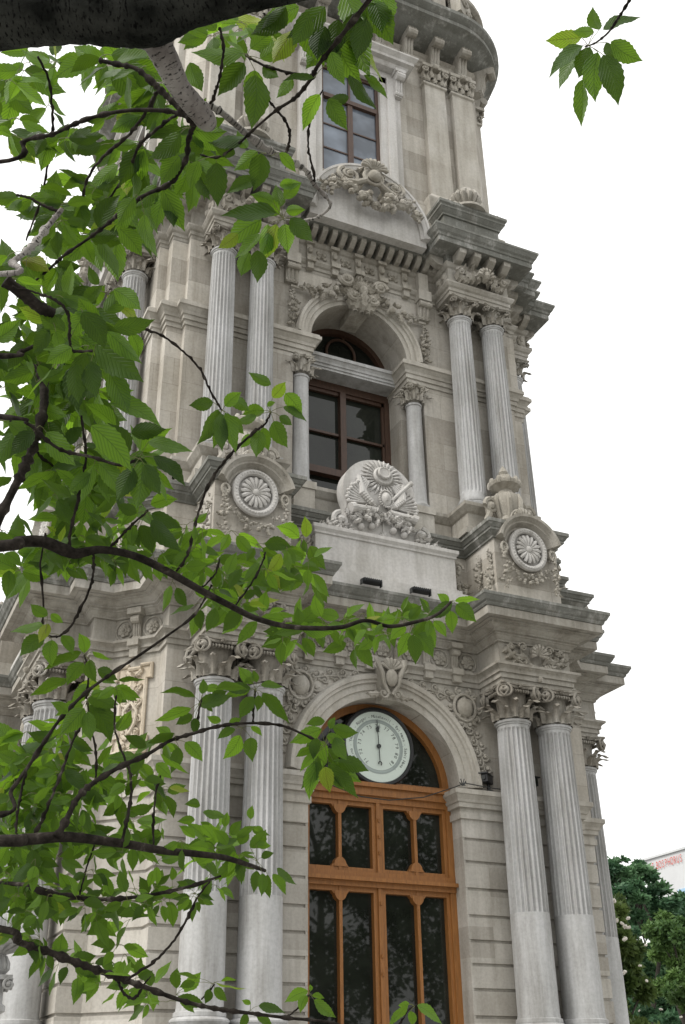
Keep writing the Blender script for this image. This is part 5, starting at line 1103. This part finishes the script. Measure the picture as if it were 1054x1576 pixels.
region('l4', 0, 110, 1375, 1440, 4, 4, 46, 2.1); region('l1', 0, 110, 1110, 1250, 4, 4, 52, 2.35); region('l10', 0, 90, 1110, 1270, 9, 4, 58, 2.25); region('l9', 60, 230, 1150, 1280, 6, 4, 50, 2.3); region('l4', 0, 80, 1310, 1380, 7, 5, 54, 2.15); region('l3', 290, 400, 1265, 1330, 4, 4, 40, 2.4); region('l6', 130, 220, 1400, 1500, 4, 4, 46, 2.3)
fill('m8', 9, 4, 42, .62, .93, 14, .2); fill('l1', 4, 4, 46, .1, .6, 14); fill('l2', 5, 4, 44, .05, .5, 16); fill('l5', 5, 4, 44, .05, .6, 14, .1); fill('l4', 4, 4, 42, 0, .8, 14); fill('l8', 3, 4, 44, .2, .8, 12); fill('l11', 2, 4, 44); region('l3', 0, 130, 1285, 1400, 5, 5, 50, 2.2)
region('t3', 200, 300, 240, 320, 3, 4, 54, 2.1); region('m8', 280, 500, 800, 880, 7, 5, 48, 2.3)
for nm, L_ in LV.items(): L_.build(BR.get(nm, BR['bough']))
# ------------------------------------------------------------------ ground
plain('paving', (.22, .215, .20), .85, var=.15, scale=1.5)
plain('lawn', (.05, .08, .03), .9, var=.3, scale=3)
b = MB(); b.add([(-600, -600, ZG), (600, -600, ZG), (600, 600, ZG), (-600, 600, ZG)], [(0, 1, 2, 3)])
o = link('ground', b.mesh('ground', 'paving', 0)); o['kind'] = 'structure'
# ------------------------------------------------------------------ trees behind
def foliage_mat(name, c0, c1, tr=.25):
    mt, n, l, p = newmat(name); a = n.new('ShaderNodeAttribute'); a.attribute_name = 'tint'
    col = mix(n, l, a.outputs['Fac'], c0, c1); l.new(col, p.inputs['Base Color']); p.inputs['Roughness'].default_value = .55; p.inputs['Specular IOR Level'].default_value = .3
    t = n.new('ShaderNodeBsdfTranslucent'); l.new(mix(n, l, .5, col, sc(c1, 1.4)), t.inputs['Color']); ms = n.new('ShaderNodeMixShader'); ms.inputs[0].default_value = tr
    l.new(p.outputs[0], ms.inputs[1]); l.new(t.outputs[0], ms.inputs[2]); l.new(ms.outputs[0], n['Material Output'].inputs['Surface'])
foliage_mat('cedar_needles', (.035, .09, .045), (.10, .20, .09)); foliage_mat('magnolia_leaf', (.045, .085, .022), (.14, .20, .055)); foliage_mat('broad_leaf', (.04, .09, .03), (.13, .22, .06)); foliage_mat('far_leaf', (.02, .04, .015), (.06, .10, .03))
plain('trunk_bark', (.05, .042, .034), .9, var=.3, scale=12); plain('petal', (.80, .76, .68), .6)
def crown(name, mat, clumps, size, count, rnd, parent, loc, flat=.0, tints=(0, 1)):
    vs = []; fs = []; tn = []; tot = sum(c[3]*c[4]*c[5] for c in clumps)**.5
    vol = [ (c[3]*c[4]*c[5])**.67 for c in clumps]; sv = sum(vol)
    for c, w_ in zip(clumps, vol):
        ct = rnd.uniform(*tints)
        for i in range(int(count*w_/sv)):
            while True:
                q = Vector((rnd.uniform(-1, 1), rnd.uniform(-1, 1), rnd.uniform(-1, 1)))
                if .30 < q.length < 1: break
            q *= (.75+.35*rnd.random())
            p_ = Vector((c[0]+q.x*c[3], c[1]+q.y*c[4], c[2]+q.z*c[5])); s_ = size*rnd.uniform(.6, 1.4)
            a = Vector((rnd.gauss(0, 1), rnd.gauss(0, 1), rnd.gauss(0, 1)*(1-flat))).normalized(); b = a.cross(Vector((rnd.gauss(0, 1), rnd.gauss(0, 1), rnd.gauss(0, 1)))).normalized()
            i0 = len(vs); e = p_+a*s_; vs += [tuple(p_), tuple(p_+a*s_*.45+b*s_*.24), tuple(e), tuple(p_+a*s_*.5-b*s_*.24)]; fs.append((i0, i0+1, i0+2, i0+3)); tn += [min(1, max(0, ct+rnd.uniform(-.25, .25)))]*4
    me = bpy.data.meshes.new(name); me.from_pydata([(x-loc[0], y-loc[1], z-loc[2]) for x, y, z in vs], [], fs); me.materials.append(MAT[mat]); at__ = me.attributes.new('tint', 'FLOAT', 'POINT'); at__.data.foreach_set('value', tn)
    return link(name, me, parent)
def trunk_part(root, loc, h, r, rnd, limbs):
    b = MB(); n = 7; pts = [(rnd.uniform(-.1, .1)*i, rnd.uniform(-.1, .1)*i, h*i/n) for i in range(n+1)]; b.tube(pts, [r*(1-.8*i/n) for i in range(n+1)], 10)
    for e in limbs:
        e = (e[0]-loc[0], e[1]-loc[1], e[2]-loc[2]); z = max(.3*h, e[2]-1.5); z = min(z, h*.92); b.tube([(0, 0, z), (e[0]*.4, e[1]*.4, z+(e[2]-z)*.6), e], [r*.2, r*.12, r*.04], 6)
    link('trunk', b.mesh('trunk', 'trunk_bark'), root)
def clump_tree(name, label, cat, px, D, ptop, mat, clumps, size, count, seed, flat=0, r=.3, group=None, tints=(0, 1)):
    """clumps in picture terms: (px, py, radius px wide, radius px tall, dD)"""
    rnd = random.Random(seed); d = ray(px, 1576); s_ = D/sqrt(d.x*d.x+d.y*d.y); bx = CAMP+d*s_; loc = (bx.x, bx.y, ZG)
    root = empty(name, loc, label=label, cat=cat, group=group); C3 = []
    for x, y, rx, rz_, dd in clumps:
        e = ray(x, y); k = (D+dd)/sqrt(e.x*e.x+e.y*e.y); q = CAMP+e*k; u = k/FPX; C3.append((q.x, q.y, q.z, rx*u, rx*u*.9, rz_*u))
    top = max(c[2] for c in C3)-ZG; trunk_part(root, loc, top*.95, r, rnd, [(c[0], c[1], c[2]) for c in C3[:14]])
    return root, crown('crown', mat, C3, size, count, rnd, root, loc, flat, tints), C3, loc
rn = random.Random(77)
cl = []
for i, (y, w0, w1) in enumerate(((1338, 925, 985), (1352, 915, 1004), (1368, 905, 1022), (1386, 900, 1048), (1408, 895, 1080), (1434, 900, 1100), (1462, 900, 1110), (1495, 900, 1120), (1530, 900, 1130), (1565, 900, 1130))):
    k = 4+i
    for j in range(k): cl.append((w0+(w1-w0)*(j+rn.random())/k, y+rn.uniform(-6, 6), rn.uniform(13, 23), rn.uniform(4, 9), rn.uniform(-3, 3)))
cl += [(rn.uniform(905, 1090), rn.uniform(1470, 1600), 26, 16, 3.5) for _ in range(26)]+[(924, 1322, 5, 4, 0), (946, 1327, 9, 3, 0), (960, 1322, 5, 2.5, 0), (982, 1328, 8, 4, 0), (992, 1340, 9, 4, 0), (1005, 1352, 8, 3, 0), (1022, 1372, 10, 3, 0), (1048, 1380, 12, 5, 0)]
clump_tree('cedar_tree', 'dark green cedar rising behind the right edge of the tower', 'tree', 1010, 46, 0, 'cedar_needles', cl, .22, 70000, 5, .6, .16)
cl = [(rn.uniform(915, 1120), rn.uniform(1395, 1600), rn.uniform(24, 36), rn.uniform(12, 20), rn.uniform(-2, 4)) for _ in range(46)]
clump_tree('cedar_tree', 'broad dark green cedar mass lower down, behind the light green tree at the right edge', 'tree', 1040, 55, 0, 'cedar_needles', cl, .34, 60000, 15, .4, .2)
cl = []
for i in range(60):
    y = rn.uniform(1395, 1600); x0 = 925+abs(y-1395)*.05; x1 = 950+(y-1395)*.35
    cl.append((rn.uniform(x0-40, x1), y, rn.uniform(10, 20), rn.uniform(9, 17), rn.uniform(-1, 1)))
root, cr_, C3, loc = clump_tree('magnolia_tree', 'dark magnolia dotted with white blossoms beside the tower base at right', 'tree', 950, 25, 0, 'magnolia_leaf', cl, .15, 36000, 8, 0, .22)
FL = [(944, 1387, 6), (950, 1417, 5), (957, 1422, 5), (967, 1414, 5), (962, 1427, 6), (968, 1428, 5), (962, 1446, 6), (994, 1455, 4), (961, 1498, 7), (985, 1487, 4), (995, 1510, 4), (1035, 1536, 4), (1017, 1554, 4), (1048, 1566, 4), (984, 1556, 3)]
fl0 = None
for i, (x, y, r_) in enumerate(FL):
    if fl0 is None:
        b = MB()
        for k in range(7):
            a = 2*pi*k/7; b.blob((cos(a)*.55, sin(a)*.55, .15+.15*(k % 2)), (.5, .3, .42), 7, 5, RZ(0)); 
        b.blob((0, 0, .15), (.4, .4, .4), 7, 5); fl0 = b.mesh('blossom', 'petal')
    e = ray(x, y); k = 23.2/sqrt(e.x*e.x+e.y*e.y); q = CAMP+e*k; s_ = r_*k/FPX*.75
    link('blossom', fl0, root, (q.x-loc[0], q.y-loc[1], q.z-loc[2]), rot=(rn.uniform(-.8, .8), rn.uniform(-.8, .8), i), scale=(s_, s_, s_))
cl = [(rn.uniform(1010, 1110), rn.uniform(1420, 1540), rn.uniform(12, 22), rn.uniform(8, 13), rn.uniform(-1, 1)) for i in range(30)]+[(1022, 1412, 12, 7, 0), (1045, 1420, 14, 7, 0), (1010, 1470, 12, 8, 0), (1040, 1480, 16, 8, 0)]
clump_tree('broadleaf_tree', 'light green feathery tree in front of the dark cedar at right', 'tree', 1060, 36, 0, 'broad_leaf', cl, .14, 30000, 9, .2, .25)
cl = [(1045, 1535, 14, 8, 0), (1058, 1525, 12, 9, 0), (1075, 1540, 18, 14, 0), (1060, 1550, 14, 8, 0), (1090, 1560, 22, 18, 0)]
clump_tree('shrub', 'yellow green shrub at the lower right corner of the photo', 'shrub', 1060, 21, 0, 'yellow_leaf' if 'yellow_leaf' in MAT else 'broad_leaf', cl, .10, 3000, 10, 0, .06)
# trees on the near side of the square, seen only as reflections in the glass
for i, (x, y, h) in enumerate(((2.5, -34, 17), (12.5, -30, 15), (22, -27, 18), (-8, -36, 19))):
    rnd = random.Random(50+i); root = empty('plane_tree', (x, y, ZG), label='tall leafy tree across the square from the tower, mirrored in the door and window glass', cat='tree', group='trees across the square')
    cc = [(x+rnd.gauss(0, 2.6), y+rnd.gauss(0, 2.6), ZG+h*rnd.uniform(.35, .97), rnd.uniform(1.2, 2.2), rnd.uniform(1.2, 2.2), rnd.uniform(.9, 1.6)) for _ in range(40)]
    trunk_part(root, (x, y, ZG), h*.8, .35, rnd, [c[:3] for c in cc[:10]]); crown('crown', 'far_leaf', cc, .30, 20000, rnd, root, (x, y, ZG))
# ------------------------------------------------------------------ white building with the red name
plain('white_wall', (.52, .53, .54), .8, var=.06, scale=.6); plain('sign_red', (.50, .07, .05), .7); plain('roof_grey', (.25, .26, .27), .8); plain('blue_strip', (.30, .45, .60), .6)
BX = 40.0; bl = empty('apartment_building', (BX, 36, ZG), label='long white flat roofed building behind the cedar, partly hidden', cat='building')
b = MB(); b.box(0, 14, -16, 7.26, 0, 14.75); link('wall', b.mesh('wall', 'white_wall'), bl)
b = MB(); b.box(-.12, 14.1, -16.2, 7.36, 14.75, 14.87); b.box(1, 3, 4.0, 4.4, 14.87, 15.25); link('roof', b.mesh('roof', 'white_wall'), bl)
for y in (-14, -11, -8, -5, -2, 1, 4):
    for z in (1.5, 4.5, 7.5, 10.6):
        b = MB(); b.box(-.03, .05, y, y+1.4, z, z+1.5); w_ = link('window', b.mesh('window', 'glass_dark'), bl)
b = MB(); b.box(-.06, .0, -16, 4.6, 12.3, 12.62); link('awning', b.mesh('awning', 'blue_strip'), bl)
sg = empty('roof_sign', (BX-.08, 39.32, 14.45), label='red capital lettering on the white wall of the building behind the trees', cat='sign')
b = MB(); x = 0; rnd = random.Random(4)
T_ = 'THE BOSPHORUS'; yy = 3.78
for ch in T_:
    if ch == ' ': yy -= .12; continue
    vs, fs = glyph(ch, .64)
    b.add([tuple(v) for v in vs], fs, T(0, yy-.135, (2.8-yy)*.02) @ RZ(-pi/2) @ RX(pi/2) @ S(.52, 1, 1)); yy -= .27
for v in b.v: pass
link('lettering', b.mesh('lettering', 'sign_red', 0), sg)
# ------------------------------------------------------------------ carved marble lamp post at the lower left
lp = empty('marble_lamp_post', (-4.80, -2.0, ZG), label='carved white marble lamp post with a fluted bowl at the lower left corner', cat='lamp post')
b = MB(); b.lathe([(.34, 0), (.34, .25), (.24, .32), (.24, 1.1), (.28, 1.15), (.28, 1.25), (.12, 1.32), (.10, 1.4), (.085, 2.2), (.085, 2.34), (.12, 2.36), (.12, 2.40), (.09, 2.42), (.09, 2.50)], n=16)
link('shaft', b.mesh('shaft', 'marble'), lp)
b = MB(); b.box(-.13, .13, -.13, .13, 2.60, 2.635)
for k in range(4):
    for s_ in (-1, 1): scroll(b, (s_*.10, -.13, 2.56), .042, 1.6, .014, s_, pi/2, RZ(k*pi/2))
b.lathe([(.085, 2.48), (.09, 2.60)], n=12); b.lathe([(.06, 2.635), (.10, 2.67), (.105, 2.72), (.08, 2.78), (.07, 2.80), (.08, 2.81)], n=16)
for i in range(12): a = 2*pi*i/12; b.tube([(cos(a)*r_, sin(a)*r_, z) for r_, z in ((.065, 2.64), (.10, 2.69), (.10, 2.73), (.075, 2.79))], [.012, .022, .02, .012], 5)
link('capital', b.mesh('capital', 'marble'), lp)
b = MB(); b.lathe([(.07, 2.80), (.10, 2.815), (.14, 2.84), (.16, 2.85), (.29, 2.875), (.33, 2.915), (.34, 2.93), (.335, 2.945), (.2, 2.95)], n=32)
for i in range(20): a = 2*pi*i/20; b.tube([(cos(a)*r_, sin(a)*r_, z) for r_, z in ((.08, 2.815), (.14, 2.84), (.23, 2.865), (.31, 2.90))], [.01, .018, .026, .02], 5)
link('bowl', b.mesh('bowl', 'marble'), lp)
b = MB(); b.lathe([(.09, 2.95), (.10, 2.97), (.12, 3.01), (.13, 3.06), (.11, 3.12), (.06, 3.16), (.02, 3.17), (.03, 3.19), (.0, 3.22)], n=20)
for i in range(10): a = 2*pi*i/10; b.tube([(cos(a)*r_, sin(a)*r_, z) for r_, z in ((.10, 2.98), (.13, 3.02), (.13, 3.08), (.08, 3.15))], [.01, .02, .02, .01], 5)
link('finial', b.mesh('finial', 'marble'), lp)
